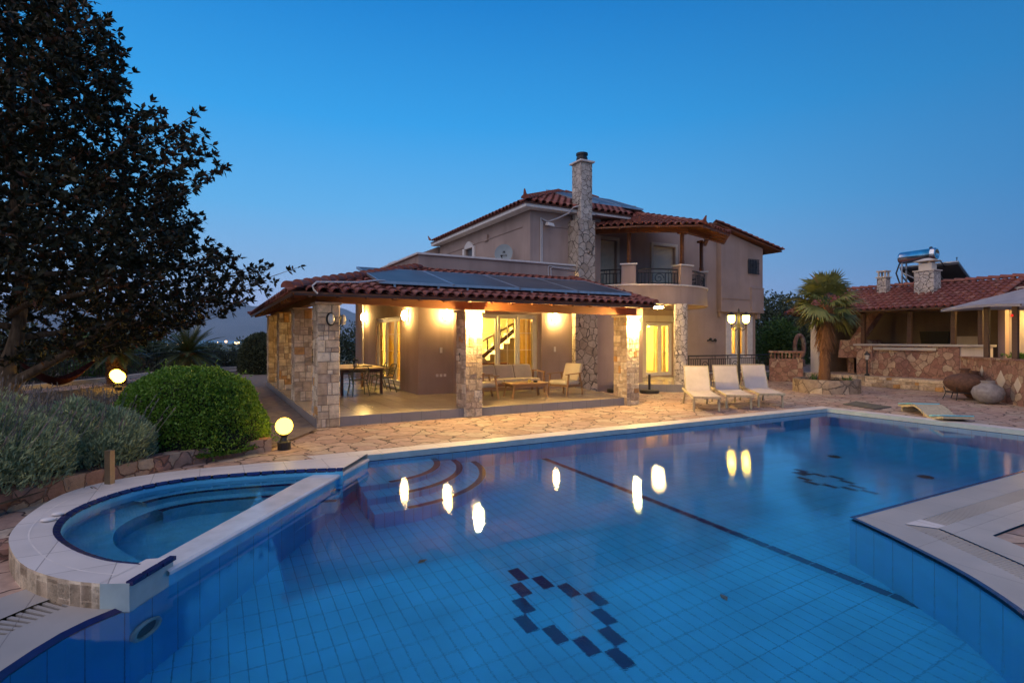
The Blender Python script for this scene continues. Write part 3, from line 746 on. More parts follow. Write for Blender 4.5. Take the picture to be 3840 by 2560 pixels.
# ---- windows and doors
def pane_frame(b, x0, x1, y, z0, z1, w=.06, d=.07, m=0):
    b.box(x0,x1,y,y+d,z0,z0+w,m); b.box(x0,x1,y,y+d,z1-w,z1,m); b.box(x0,x0+w,y,y+d,z0+w,z1-w,m); b.box(x1-w,x1,y,y+d,z0+w,z1-w,m)
def window_y(name, hole, y, mull, bars_x=0, bars_z=(), label=None, sill=False):
    b = MB(); x0,x1,z0,z1 = hole
    pane_frame(b, x0, x1, y, z0, z1, .055, .09)
    edges = [x0+.055] + list(mull) + [x1-.055]
    o = b.build(name, M['whitemetal'], villa, bevel=.004)
    if label: o['label'] = label
    for i in range(len(edges)-1):
        a, c = edges[i]+.012, edges[i+1]-.012
        f = MB(); pane_frame(f, a, c, y+.012, z0+.06, z1-.06, .07, .06); f.build('frame', M['whitemetal'], o, bevel=.004)
        g = MB(); g.q((a+.07,y+.045,z0+.13),(c-.07,y+.045,z0+.13),(c-.07,y+.045,z1-.13),(a+.07,y+.045,z1-.13)); g.build('pane', M['glass'], o)
        n = bars_x
        if n or bars_z:
            for k in range(n): h = MB(); xx = a+.07+(c-a-.14)*(k+1)/(n+1); h.box(xx-.008,xx+.008,y+.03,y+.043,z0+.13,z1-.13); h.build('glazing_bar', M['whitemetal'], o)
            for zz in bars_z: h = MB(); h.box(a+.07,c-.07,y+.029,y+.042,zz-.008,zz+.008); h.build('glazing_bar', M['whitemetal'], o)
    if sill:
        h = MB(); h.box(x0-.06,x1+.06,y-.14,y+.0,z0-.05,z0-.002); h.build('sill', M['white_trim'], o, bevel=.006)
    return o
window_y('window', WB, 3.47, [5.88,6.58], 1, (.85,1.45,1.98), 'wide white window of three glazed leaves facing the veranda')
window_y('french_door', DR, 5.28, [14.30], 0, (1.25,), 'white sliding glass door under the balcony')
window_y('window', WR, 5.30, [19.0], 0, (), 'small lit window with a white surround beside the lamp post', True)
b = MB(); pane_frame(b, 18.12, 19.88, 5.165, .62, 2.82, .36, .033); b.build('window_surround', M['white_trim'], villa, bevel=.01)
b = MB(); b.box(13.12,13.44,5.165,5.198,.25,2.75); b.box(14.96,15.2,5.165,5.198,.25,2.75); b.box(13.44,14.96,5.165,5.198,2.5,2.75)
b.build('door_surround', M['cream'], villa, bevel=.01)
# side door (in the wall facing the veranda's left wing)
def door_x(hole, x, mull):
    y0,y1,z0,z1 = hole
    def pf(b, a, c, xx, d, w, z0, z1):
        b.box(xx,xx+d,a,c,z0,z0+w); b.box(xx,xx+d,a,c,z1-w,z1); b.box(xx,xx+d,a,a+w,z0+w,z1-w); b.box(xx,xx+d,c-w,c,z0+w,z1-w)
    b = MB(); pf(b, y0, y1, x, .1, .06, z0, z1); b.box(x-.14,x,y0-.02,y1+.02,z0-.06,z0-.002)
    o = b.build('french_door', M['whitemetal'], villa, bevel=.004, label='white glazed double door in the side wall of the veranda')
    e = [y0+.06]+mull+[y1-.06]
    for i in range(len(e)-1):
        a, c = e[i]+.012, e[i+1]-.012
        f = MB(); pf(f, a, c, x+.015, .06, .085, z0+.07, z1-.07); f.build('frame', M['whitemetal'], o, bevel=.004)
        g = MB(); g.q((x+.045,a+.085,z0+.155),(x+.045,c-.085,z0+.155),(x+.045,c-.085,z1-.155),(x+.045,a+.085,z1-.155)); g.build('pane', M['glass'], o)
        for zz in (.85,1.4,1.95): h = MB(); h.box(x+.03,x+.042,a+.085,c-.085,zz-.008,zz+.008); h.build('glazing_bar', M['whitemetal'], o)
    h = MB(); h.bar((x-.03,e[1]+.05,1.15),(x-.03,e[1]+.05,1.33),.02,.03); h.build('handle', M['steel'], o)
door_x(DA, 3.36, [5.95,6.95])
# roller shutters on the balcony
for (x0,x1,z0,z1), lb in ((D1,'lowered beige roller shutter beside the chimney'),(D2,'lowered beige roller shutter in the middle of the balcony')):
    b = MB(); n = 34
    for k in range(n):
        a = z0+(z1-z0)*k/n; c = z0+(z1-z0)*(k+1)/n
        b.q((x0,5.33,a),(x1,5.33,a),(x1,5.315,(a+c)/2),(x0,5.315,(a+c)/2)); b.q((x0,5.315,(a+c)/2),(x1,5.315,(a+c)/2),(x1,5.33,c),(x0,5.33,c))
    o = b.build('roller_shutter', M['shutter'], villa, label=lb)
    f = MB(); pane_frame(f, x0-.13, x1+.13, 5.155, z0-.02, z1+.14, .12, .043); f.build('frame', M['cream'], o, bevel=.008)
# small side window with a peaked surround, barred square window
b = MB(); b.box(7.16,7.228,8.0,8.19,4.4,5.46); b.box(7.16,7.228,8.96,9.15,4.4,5.46); b.box(7.17,7.228,8.19,8.96,5.43,5.56)
b.hexa([(7.165,8.19,5.56),(7.228,8.19,5.56),(7.228,8.96,5.56),(7.165,8.96,5.56),(7.165,8.5,5.7),(7.228,8.5,5.7),(7.228,8.66,5.7),(7.165,8.66,5.7)])
b.build('window_surround', M['white_trim'], villa)
b = MB(); b.box(7.3,7.34,8.2,8.95,4.4,5.43); b.build('window', M['pv'], villa, label='dark little window with a white peaked surround')
b = MB(); b.box(19.32,19.98,4.985,5.0,4.76,5.36, m=1)
for k in range(7): xx = 19.32+.11*k; b.bar((xx,4.93,4.72),(xx,4.93,5.4),.022,.022)
for zz in (4.74,4.9,5.22,5.38): b.bar((19.28,4.925,zz),(20.02,4.925,zz),.022,.022)
for cx_ in (19.5,19.8):
    b.tube([(cx_+.08*math.cos(a*.5)*(1-a*.05), 4.92, 5.06+.12*math.sin(a*.5)*(1-a*.05)) for a in range(16)], .011, 5)
b.build('window_grille', [M['iron'], M['pv']], villa, label='square window behind a black iron grille')

# ---- chimney
b = MB(); b.box(8.6,9.5,3.2,3.398,.0,2.75); b.box(8.6,9.5,3.2,3.398,2.75,3.2); b.box(8.72,9.4,3.2,3.8,3.2,5.75); b.build('chimney_breast', M['rubble'], villa)
b = MB(); b.box(8.83,9.28,3.2,3.72,5.75,7.66)
ch = b.build('chimney', M['rubble_small'], villa)
b = MB(); b.box(8.76,9.35,3.13,3.79,7.66,7.72); b.build('chimney_cap', M['white_trim'], ch, bevel=.01)
b = MB(); b.lathe([(.15,7.72),(.17,7.74),(.17,7.80),(.19,7.81),(.19,7.87),(.17,7.88),(.17,7.94),(.2,7.95),(.2,8.02),(.0,8.06)], (9.05,3.46,0), 16); b.build('chimney_pot', M['black'], ch)
# round clad column
b = MB(); b.lathe([(.225,.25),(.225,3.0)], (12.25,2.15,0), 28); b.build('round_column', M['rubble_small'], villa)

# ---- stone columns of the veranda
def ashlar(b, o, u, v, n, W, H, m=0, lo=.11, hi=.30):
    o = V(o); u = V(u); v = V(v); n = V(n)
    def rec(a0, b0, a1, b1):
        w, h = a1-a0, b1-b0
        if (w*h < .062 and max(w,h) < .4 and min(w,h) < .27 and rnd.random() < .5) or w*h < .016 or max(w,h) < lo*1.5:
            g = .005; t = rnd.uniform(.008,.022); c = .008
            A = [(a0+g,b0+g),(a1-g,b0+g),(a1-g,b1-g),(a0+g,b1-g)]
            I = [(a0+g+c,b0+g+c),(a1-g-c,b0+g+c),(a1-g-c,b1-g-c),(a0+g+c,b1-g-c)]
            b.hexa([o+u*p[0]+v*p[1]+n*.0 for p in A]+[o+u*p[0]+v*p[1]+n*t for p in I], m); return
        if (w > h*rnd.uniform(.6,1.5) and w > lo*1.4) or h < lo*1.3:
            s = a0+w*rnd.uniform(.3,.7); rec(a0,b0,s,b1); rec(s,b0,a1,b1)
        else:
            s = b0+h*rnd.uniform(.3,.7); rec(a0,b0,a1,s); rec(a0,s,a1,b1)
    rec(0,0,W,H)
def column(x, y, w, d, z0, z1, rough=False, label=None):
    b = MB(); b.box(x+.012,x+w-.012,y+.012,y+d-.012,z0,z1, m=1)
    H = z1-z0
    ashlar(b,(x,y+.012,z0),(1,0,0),(0,0,1),(0,-1,0),w,H, 2 if rough else 0)
    ashlar(b,(x+.012,y+d,z0),(0,-1,0),(0,0,1),(-1,0,0),d,H)
    ashlar(b,(x+w-.012,y,z0),(0,1,0),(0,0,1),(1,0,0),d,H)
    ashlar(b,(x+w,y+d-.012,z0),(-1,0,0),(0,0,1),(0,1,0),w,H)
    o = b.build('stone_column', [M['ashlar'],M['mortar'],M['ashlar_rough']], villa)
    if label: o['label'] = label
    c = MB(); c.box(x-.045,x+w+.045,y-.045,y+d+.045,z1,z1+.05); c.build('column_cap', M['ashlar'], o, bevel=.01)
    return o
column(0,0,.44,.55,0,2.50, label='nearest stone column at the veranda corner, unlit lamp on it')
column(3.23,-.06,.43,.55,0,2.42,True,'stone column in the middle of the veranda front, brightly lit by its lamp')
column(7.97,-.07,.44,.55,0,2.39,True,'stone column at the right end of the veranda front, brightly lit by its lamp')
column(-.02,3.38,.44,.55,.2,2.55); column(-.02,7.05,.44,.55,.2,2.6); column(-.02,10.66,.44,.55,.2,2.62)

# ---- veranda floor
b = MB()
P = [(-.04,.03),(8.1,.03),(8.75,3.42),(3.35,3.42),(3.35,11.3),(-.04,11.3)]
b.poly(z3(P,.2)); u = 0
for i in range(len(P)):
    p, q = P[i], P[(i+1)%len(P)]; L = math.hypot(q[0]-p[0],q[1]-p[1])
    b.q((*p,-.1),(*q,-.1),(*q,.199),(*p,.199), m=1, uv=[(u,.1),(u+L,.1),(u+L,.4),(u,.4)]); u += L
b.build('veranda_floor', [M['floor_tile'],M['plinth']], villa)
b = MB(); PP = [(10.3,3.38),(10.9,2.85),(11.55,2.35),(12.25,1.86),(13.2,1.95),(14.8,2.9),(15.7,5.19),(11.7,5.19),(11.69,3.38)]
b.poly(z3(PP,.25)); u = 0
for i in range(len(PP)):
    p, q = PP[i], PP[(i+1)%len(PP)]; L = math.hypot(q[0]-p[0],q[1]-p[1])
    b.q((*p,-.05),(*q,-.05),(*q,.249),(*p,.249), m=1, uv=[(u,.1),(u+L,.1),(u+L,.4),(u,.4)]); u += L
b.build('porch_floor', [M['floor_tile'],M['plinth']], villa)

# ---- barrel tile roofs
def tile_roof(b, poly, e, up, n, wd=.238, ln=.35, r=.100, m=0, sheet=1):
    # poly: planar 3D polygon; e: eave direction, up: up-slope direction
    e = V(e).normalized(); up = V(up).normalized(); n = e.cross(up).normalized()
    if n.z < 0: n = -n
    o = V(poly[0]); P2 = [((V(p)-o).dot(e), (V(p)-o).dot(up)) for p in poly]
    def inside(x, y):
        c = False; k = len(P2)
        for i in range(k):
            a, d = P2[i], P2[(i+1)%k]
            if (a[1] > y) != (d[1] > y) and x < (d[0]-a[0])*(y-a[1])/(d[1]-a[1])+a[0]: c = not c
        return c
    x0 = min(p[0] for p in P2); x1 = max(p[0] for p in P2); y0 = min(p[1] for p in P2); y1 = max(p[1] for p in P2)
    nx = round((x1-x0)/wd); wd = (x1-x0)/nx
    for i in range(nx):
        cx_ = x0+(i+.5)*wd; ys = y0-.03
        while ys < y1:
            if inside(cx_, ys+ln*.5):
                rr = rnd.random(); jx = rnd.uniform(-.008,.008); js = rnd.uniform(-.012,.012)
                base = len(b.v)
                for (yy, R, h) in ((ys+js, r*1.08, .028), (ys+ln*1.12+js, r*.86, .0)):
                    for k in range(7):
                        a = PI*k/6; b.v.append(tuple(o+e*(cx_+jx-R*math.cos(a))+up*yy+n*(h+R*.85*math.sin(a))))
                for k in range(7):   # inner edge for thickness at the open end
                    a = PI*k/6; R = r*.88; b.v.append(tuple(o+e*(cx_+jx-R*math.cos(a))+up*(ys+js)+n*(.022+R*.85*math.sin(a))))
                fs = [(k,k+1,k+8,k+7) for k in range(6)] + [(k,k+14,k+15,k+1) for k in range(6)]
                b.faces(base, fs, m, rr)
                # concave under-tile between the rows
                base = len(b.v); xb = cx_+wd/2
                for (yy, R) in ((ys+js, r*.8), (ys+ln*1.12+js, r*.8)):
                    for k in range(5):
                        a = PI*k/4; b.v.append(tuple(o+e*(xb-R*math.cos(a))+up*yy+n*(.03-R*.45*math.sin(a))))
                b.faces(base, [(k,k+5,k+6,k+1) for k in range(4)], m, rnd.random())
            ys += ln
    b.poly2 = None
def ridge_tiles(b, p, q, r=.11, ln=.36, m=0):
    p = V(p); q = V(q); d = q-p; L = d.length; d.normalize(); s = V((0,0,1)).cross(d).normalized(); n = d.cross(s)
    k = max(1, round(L/ln)); ln = L/k
    for i in range(k):
        base = len(b.v)
        for (t, R, h) in ((i*ln-.02, r*1.1, .03), ((i+1)*ln+.03, r*.9, 0)):
            for j in range(9):
                a = PI*j/8; b.v.append(tuple(p+d*t+s*(R*math.cos(a))+n*(h+R*.9*math.sin(a))))
        b.faces(base, [(j,j+1,j+10,j+9) for j in range(8)] + [tuple(range(8,-1,-1))], m)
def slab(b, poly, t, m=0):
    # roof boarding under the tiles
    n = len(poly); i = b.add([tuple(V(p)) for p in poly]+[tuple(V(p)-V((0,0,t))) for p in poly])
    b.faces(i, [tuple(range(n)), tuple(range(2*n-1,n-1,-1))]+[(k,(k+1)%n,n+(k+1)%n,n+k)[::-1] for k in range(n)], m)

# veranda roof: front slope and left slope meeting in a hip
EZ = 2.70; SL = .268; XR = 8.5
top = EZ+SL*3.95
front = [(-.55,-.55,EZ),(XR,-.55,EZ),(XR,3.39,top),(3.39,3.39,top)]
left = [(-.55,11.8,EZ),(-.55,-.55,EZ),(3.39,3.39,top),(3.39,11.8,top)]
b = MB(); tile_roof(b, front, (1,0,0), (0,1,SL), None); tile_roof(b, left, (0,-1,0), (1,0,SL), None)
ridge_tiles(b, (-.62,-.62,EZ+.03), (3.3,3.3,top+.04), .13, .3)
ridge_tiles(b, (XR-.03,-.62,EZ+.03), (XR-.03,3.3,top+.03), .1, .33)
ridge_tiles(b, (-.62,11.75,EZ+.03), (3.3,11.75,top+.03), .1, .33)
vr = b.build('veranda_roof', M['rooftile'], villa)
b = MB()
slab(b, [(p[0],p[1],p[2]-.005) for p in front], .03); slab(b, [(p[0],p[1],p[2]-.005) for p in left], .03)
b.build('roof_boards', M['wood'], vr)
b = MB()
x = -.2
while x < XR-.1:
    y0 = -.5; y1 = 3.35 if x > 3.3 else max(x, -.3)
    za = EZ+SL*(y0+.55)-.04; zb = EZ+SL*(y1+.55)-.04
    b.bar((x,y0+.08,za-.035),(x,y1,zb-.045),.075,.09)
    # carved tail
    b.bar((x,y0-.02,za-.015),(x,y0+.09,za-.028),.07,.05)
    x += .56
y = .2
while y < 11.7:
    x1 = 3.25 if y > 3.3 else y
    b.bar((-.42,y,EZ+SL*.13-.08),(x1,y,EZ+SL*(x1+.55)-.085),.075,.09); y += .6
b.build('rafter', M['wood'], vr, kind='stuff')
b = MB()
b.bar((.0,.22,2.655),(3.45,.18,2.575),.2,.2); b.bar((3.45,.18,2.575),(8.45,.18,2.545),.2,.2)
b.build('roof_beam', M['wood'], vr, bevel=.01)
b = MB(); b.bar((.2,.32,2.66),(.2,11.2,2.76),.2,.18); b.build('roof_beam', M['wood'], vr, bevel=.01)
b = MB(); b.bar((-.5,-.53,EZ-.04),(XR,-.53,EZ-.04),.03,.07); b.bar((-.53,-.5,EZ-.04),(-.53,11.8,EZ-.04),.03,.07); b.build('fascia', M['darkwood'], vr)

# main roof: hipped, over the upper storey
RX0, RY0, RZ, RS = 6.83, 3.40, 6.16, .42
tr = 3.6; ridgez = RZ+RS*tr
fr = [(RX0,RY0,RZ),(15.6,RY0,RZ),(15.6,RY0+tr,ridgez),(RX0+tr,RY0+tr,ridgez)]
lfr = [(RX0,RY0+8.6,RZ),(RX0,RY0,RZ),(RX0+tr,RY0+tr,ridgez),(RX0+tr,RY0+8.6-tr,ridgez)]
fr2 = [(RX0,RY0,RZ),(11.2,RY0,RZ),(12.0,5.6,RZ+RS*2.2),(13.6,5.6,RZ+RS*2.2),(12.4,RY0+tr,ridgez),(RX0+tr,RY0+tr,ridgez)]
b = MB(); tile_roof(b, fr2, (1,0,0), (0,1,RS), None, .26, .4, .095); tile_roof(b, lfr, (0,-1,0), (1,0,RS), None, .26, .4, .095)
ridge_tiles(b, (RX0-.05,RY0-.05,RZ+.03), (RX0+tr,RY0+tr,ridgez+.04), .12, .36); ridge_tiles(b, (RX0+tr,RY0+tr,ridgez+.05), (12.4,RY0+tr,ridgez+.05), .12, .36)
mr_ = b.build('main_roof', M['rooftile'], villa)
def finial(p, d, par, h=.24):
    b = MB(); p = V(p); d = V(d).normalized(); s = V((-d.y,d.x,0))*.07
    b.hexa([p-s-d*.05, p+s-d*.05, p+s+d*.05, p-s+d*.05, p-s*.25+d*.10+V((0,0,h)), p+s*.25+d*.10+V((0,0,h)), p+s*.25+d*.13+V((0,0,h)), p-s*.25+d*.13+V((0,0,h))]); b.build('finial', M['rooftile'], par)
finial((RX0-.02,RY0-.02,RZ+.1), (-1,-1,0), mr_); finial((RX0,12.0,RZ+.1), (-1,1,0), mr_, .2)
b = MB(); slab(b, [(p[0],p[1],p[2]-.01) for p in fr2], .04); slab(b, [(p[0],p[1],p[2]-.01) for p in lfr], .04)
b.q((RX0+tr,RY0+tr,ridgez-.02),(12.4,RY0+tr,ridgez-.02),(15.6,12,RZ),(RX0+tr,12,RZ)); b.q((12.4,RY0+tr,ridgez-.02),(13.6,5.6,RZ+RS*2.2-.02),(16.0,5.6,RZ),(15.6,12,RZ)); b.build('roof_boards', M['roofdeck'], mr_)
b = MB(); b.box(RX0+.03,9.6,RY0+.04,3.79,6.0,6.13); b.box(RX0+.03,7.22,3.79,12.0,6.0,6.13); b.box(9.6,11.3,RY0+.04,5.19,6.02,6.13); b.build('cornice', M['white_trim'], mr_, bevel=.012)
# right wing roof with tiled verge
rg = [(17.0,4.72,6.77),(21.35,4.72,5.88),(21.35,12.3,5.88),(17.0,12.3,6.77)]
b = MB(); tile_roof(b, [rg[1],rg[2],rg[3],rg[0]], (0,1,0), (-1,0,.2047), None, .26, .4, .095)
ridge_tiles(b, (21.4,4.74,5.9), (17.0,4.74,6.79), .1, .36)
ro = b.build('wing_roof', M['rooftile'], villa); finial((21.3,4.76,5.95), (1,-.2,0), ro, .12)
b = MB(); slab(b, [(p[0],p[1],p[2]-.01) for p in rg], .05); b.build('roof_boards', M['wood'], ro)

# ---- balcony
BC = (12.6, 5.19); BR = 2.9
def arc(r, a0, a1, n): return [(BC[0]+r*math.cos(math.radians(a0+(a1-a0)*i/n)), BC[1]+r*math.sin(math.radians(a0+(a1-a0)*i/n))) for i in range(n+1)]
outer = arc(BR, 180, 360, 40); inner = arc(BR-.16, 180, 360, 40)
b = MB()
b.poly(z3(outer,3.0)); b.poly(z3(inner,3.25)); b.strip(z3(outer,3.0), z3(outer,3.63)); b.strip(z3(inner,3.25), z3(inner,3.63)); b.strip(z3(outer,3.63), z3(inner,3.63))
bal = b.build('balcony', M['stucco'], villa)
b = MB(); o1 = arc(BR+.04,180,360,40); i1 = arc(BR-.2,180,360,40)
b.strip(z3(o1,3.635),z3(o1,3.68)); b.strip(z3(o1,3.68),z3(i1,3.68)); b.strip(z3(i1,3.635),z3(i1,3.68)); b.strip(z3(o1,3.635),z3(i1,3.635)); b.build('parapet_cap', M['white_trim'], bal)
def pier(a0, a1, zt):
    A = arc(BR+.01,a0,a1,6); B = arc(BR-.38,a0,a1,6)
    b = MB(); b.prism(A+B[::-1], 3.6, zt); b.build('pillar', M['stucco'], bal)
    A = arc(BR+.06,a0-1,a1+1,6); B = arc(BR-.43,a0-1,a1+1,6)
    b = MB(); b.prism(A+B[::-1], zt, zt+.05); b.build('pillar_cap', M['white_trim'], bal)
def ang_of(px):   # helper kept simple: plan angles of the three piers
    return px
PIERS = [(224,233.5),(266,277),(318.5,324)]
for a0, a1 in PIERS: pier(a0, a1, 4.34)
def scroll(b, c, u, r, z, rad=.009, flip=1):
    pts = []
    for k in range(22):
        a = k*.42; R = r*(1-k/26)
        pts.append((c[0]+u[0]*flip*R*math.cos(a), c[1]+u[1]*flip*R*math.cos(a), z+R*math.sin(a)))
    b.tube(pts, rad, 5)
def rail_run(b, P, z0, z1, step=.13, motif=1):
    # wrought iron railing along a 2D polyline
    P = [V((p[0],p[1])) for p in P]; L = [0]
    for i in range(1,len(P)): L.append(L[-1]+(P[i]-P[i-1]).length)
    def at_(s):
        s = max(0,min(L[-1],s))
        for i in range(1,len(P)):
            if s <= L[i] or i == len(P)-1:
                t = (s-L[i-1])/max(1e-6,L[i]-L[i-1]); d = (P[i]-P[i-1]).normalized(); p = P[i-1].lerp(P[i],t); return p, d
    zs_ = (z0+.03, z1-.13, z1)
    for zz, ww in zip(zs_, (.028,.024,.04)):
        b.tube([(p.x,p.y,zz) for p in P], ww/1.6, 5)
    n = max(2, round(L[-1]/step))
    ms = [L[-1]*(k+.5)/motif for k in range(motif)]
    for k in range(n+1):
        s = L[-1]*k/n; p, d = at_(s)
        if any(abs(s-m_) < .2 for m_ in ms): continue
        tall = (k in (0, n)) or k % 6 == 0
        b.bar((p.x,p.y,z0),(p.x,p.y,z1 if tall else z1-.13),.02,.02)
    for m_ in ms:
        p, d = at_(m_)
        scroll(b, (p.x,p.y), (d.x,d.y), .19, z0+(z1-.13-z0)*.5, .015, 1)
        for dd in (-.24,.24):
            q, _ = at_(m_+dd); b.bar((q.x,q.y,z0),(q.x,q.y,z1-.13),.016,.016)
            for kk in range(5):
                zz = z0+.08+kk*(z1-z0-.2)/5; q2, _ = at_(m_+dd*.78); b.bar((q.x,q.y,zz),(q2.x,q2.y,zz),.012,.012)
        r1, _ = at_(m_-.4); r2, _ = at_(m_+.4)
        for rr in (r1, r2):
            b.tube([(rr.x+d.x*.05*math.cos(a*PI/5), rr.y+d.y*.05*math.cos(a*PI/5), z1-.065+.055*math.sin(a*PI/5)) for a in range(11)], .007, 4)
for a0, a1 in ((185,223),(235,265),(278,317),(325,356)):
    b = MB(); rail_run(b, arc(BR-.1,a0,a1,14), 3.69, 4.2, .12, 1); b.build('railing', M['iron'], bal)
# balcony canopy roof: faceted half cone of tiles on timber posts
CA = [196, 206, 234, 266.5, 300, 330]
RE = [3.75, 3.78, 3.55, 3.95, 3.72, 3.7]
ZE = 5.56; APX = (12.75, 5.5, 6.78)
EP = [(BC[0]+r*math.cos(math.radians(a)), BC[1]+r*math.sin(math.radians(a)), ZE) for a, r in zip(CA, RE)]
b = MB(); bd = MB()
for i in range(len(EP)-1):
    p, q = V(EP[i]), V(EP[i+1]); e = (q-p).normalized(); ap = V(APX); up = (ap-p)-e*(ap-p).dot(e)
    tile_roof(b, [p, q, ap], e, up, None)
    n = [p, q, ap]; slab(bd, [x_-V((0,0,.01)) for x_ in n], .05)
for p in EP[1:]:
    ridge_tiles(b, V(p)+V((0,0,.03)), V(APX)+V((0,0,.05)), .11, .33)
for k in (2,3):
    pass
br_ = b.build('balcony_roof', M['rooftile'], villa)
for k in (2,3): finial(V(EP[k])+V((0,0,.08)), (EP[k][0]-APX[0], EP[k][1]-APX[1], 0), br_, .2)
bd.build('roof_boards', M['wood'], br_)
b = MB()
for i in range(1,len(EP)-1):
    p = V(EP[i]); c = V((BC[0],BC[1],ZE)); q = c+(p-c)*.80
    p2 = V(EP[i+1]); q2 = c+(p2-c)*.80
    b.bar(q-V((0,0,.03)), q2-V((0,0,.03)), .11, .16)
for k in range(1,len(EP)-1):
    for f in (0,.33,.66):
        p = V(EP[k]).lerp(V(EP[k+1]), f); a = V(APX); b.bar(p+(a-p)*.02-V((0,0,.07)), p+(a-p)*.9-V((0,0,.10)), .06, .09)
b.build('rafter', M['wood'], br_, kind='stuff')
b = MB()
for a in (229, 271, 321):
    x, y = BC[0]+2.72*math.cos(math.radians(a)), BC[1]+2.72*math.sin(math.radians(a))
    b = MB(); b.bar((x,y,4.42),(x,y,5.6),.10,.10); b.bar((x,y,4.39),(x,y,4.55),.12,.12)
    b.bar((x-.2,y,5.52),(x+.2,y,5.52),.09,.08); b.build('post', M['wood'], br_, bevel=.006)
# ---- pipes, switches, mark
b = MB(); b.tube([(7.62,3.765,4.3),(7.62,3.765,5.78),(7.7,3.74,5.72),(7.86,3.7,5.66),(8.2,3.6,5.8),(8.5,3.45,5.96),(8.62,3.36,6.14),(8.8,3.3,6.2)], .022, 6)
b.tube([(7.67,3.765,4.3),(7.67,3.765,5.66)], .016, 6); b.build('conduit', M['pvc'], villa)
b = MB(); b.tube([(7.66,3.37,3.72),(7.64,3.36,4.1),(7.68,3.36,4.15),(8.7,3.36,4.13)], .016, 6); b.tube([(7.76,3.37,3.72),(7.74,3.355,4.08),(7.8,3.355,4.11),(8.7,3.355,4.08)], .016, 6); b.build('conduit', M['pvc'], villa)
b = MB(); b.tube([(3.26,9.75,.3),(3.26,9.75,3.3)], .035, 8); b.build('drainpipe', M['pvc'], villa)
b = MB(); b.tube([(-.1,-.66,2.66),(-.17,-.68,2.72),(-.2,-.69,2.8),(-.12,-.66,2.88),(.2,-.6,2.9),(.7,-.5,2.93),(1.1,-.35,3.0),(1.35,-.1,3.03)], .017, 6); b.build('cable', M['pvc'], vr)
for x, z, n in ((3.98,1.47,2),(3.86,.74,1),(3.98,.74,1),(4.10,.74,1),(7.92,1.46,2)):
    b = MB(); b.box(x-.04,x+.04,3.385,3.399,z-.04*n,z+.04*n); b.build('wall_socket', M['white_trim'], villa, bevel=.004)
b = MB(); b.tube([(3.206,.24-.045*math.cos(a*.5),1.34+.02*a/4.-.05*0+.045*math.sin(a*.5)) for a in range(-4,3)]+[(3.206,.24+.03*math.cos(a*.5),1.42+.045*math.sin(a*.5)) for a in range(6,-1,-1)], .008, 5)
b.build('iron_mark', M['iron'], villa)
b = MB()
b.tube([(16.9,5.15,1.72),(17.0,5.0,1.75),(17.12,5.1,1.7),(17.3,5.0,1.74),(17.4,5.12,1.68)], .03, 5); b.ball((17.0,5.05,1.78),.07,n=8); b.ball((17.25,5.03,1.76),.06,n=8)
b.build('wall_ornament', M['iron'], villa)
# ------------------------------------------------------------------ lamps
def wall_lamp(loc, rz, label, mat='lamp', group='oval bulkhead lamps', s=1.0):
    t = thing('wall_lamp', (0,0,0), label, 'wall lamp', group)
    b = MB(); b.ball((0,-.115*s,0), .085*s, .085*s, .14*s, 16); b.build('glass', M[mat], t, smooth=True)
    b = MB(); n = 20
    b.tube([(.095*s*math.cos(2*PI*k/n), -.02, .15*s*math.sin(2*PI*k/n)) for k in range(n+1)], .018, 6, cap=False); b.build('ring', M['black' if mat == 'unlit' else 'whitemetal'], t, smooth=True)
    place(t, loc, rz); return t
wall_lamp((3.30,9.43,2.62), -PI/2, 'lit oval lamp on the side wall, beyond the glazed door')
wall_lamp((3.30,4.36,2.50), -PI/2, 'lit oval lamp on the side wall, between the glazed door and the wall corner')
wall_lamp((4.13,3.40,2.50), 0, 'lit oval lamp on the back wall, left of the big window')
wall_lamp((7.90,3.40,2.47), 0, 'lit oval lamp on the back wall between big window and stone chimney breast')
wall_lamp((3.50,-.085,2.16), 0, 'glaring lamp on the front of the middle veranda column', 'lamp_strong', None, .9)
wall_lamp((8.23,-.095,2.14), 0, 'glaring lamp on the front of the right-hand veranda column', 'lamp_strong', None, .9)
wall_lamp((.25,-.03,2.20), 0, 'unlit oval lamp with black ring on the nearest stone column', 'unlit', None, .8)
wall_lamp((.47,.28,2.2), PI/2, 'unlit pale lamp on the inner side of the nearest column', 'unlit', None, .8)
b = MB(); b.lathe([(.0,2.86),(.13,2.875),(.17,2.9),(.17,2.93)], (12.0,2.95,0), 20, 0)
t = thing('ceiling_lamp', (12.0,2.95,2.86), 'round lit lamp under the balcony slab above the porch', 'ceiling lamp')
b.build('glass', M['porch'], t, smooth=True); b = MB(); b.lathe([(.185,2.93),(.185,3.0)], (12.0,2.95,0), 20); b.build('base', M['whitemetal'], t)
# interior lamps
for p, r, lb in (((6.5,6.6,2.3), .16, 'glowing globe hanging in the living room behind the big window'), ((14.2,7.4,2.35), .2, 'glowing globe hanging in the room behind the sliding door'), ((18.9,7.0,2.3), .11, 'glowing globe in the room behind the small window'), ((4.7,6.3,2.4), .12, 'added unseen globe brightening the room inside the glazed side door')):  # last globe is unseen, added to brighten the room behind the side door
    t = thing('pendant_lamp', p, lb, 'pendant lamp')
    b = MB(); b.ball(p, r, n=16); b.build('globe', M['room_lamp'], t, smooth=True)
    b = MB(); b.tube([(p[0],p[1],p[2]+r),(p[0],p[1],2.94)], .012, 5); b.build('cord', M['black'], t)
t = thing('table_lamp', (5.0,7.3,.95), 'lit table lamp seen through the side door', 'table lamp')
b = MB(); b.lathe([(.1,1.18),(.15,1.2),(.11,1.42)], (5.0,7.3,0), 14); b.build('shade', M['globe'], t, smooth=True)
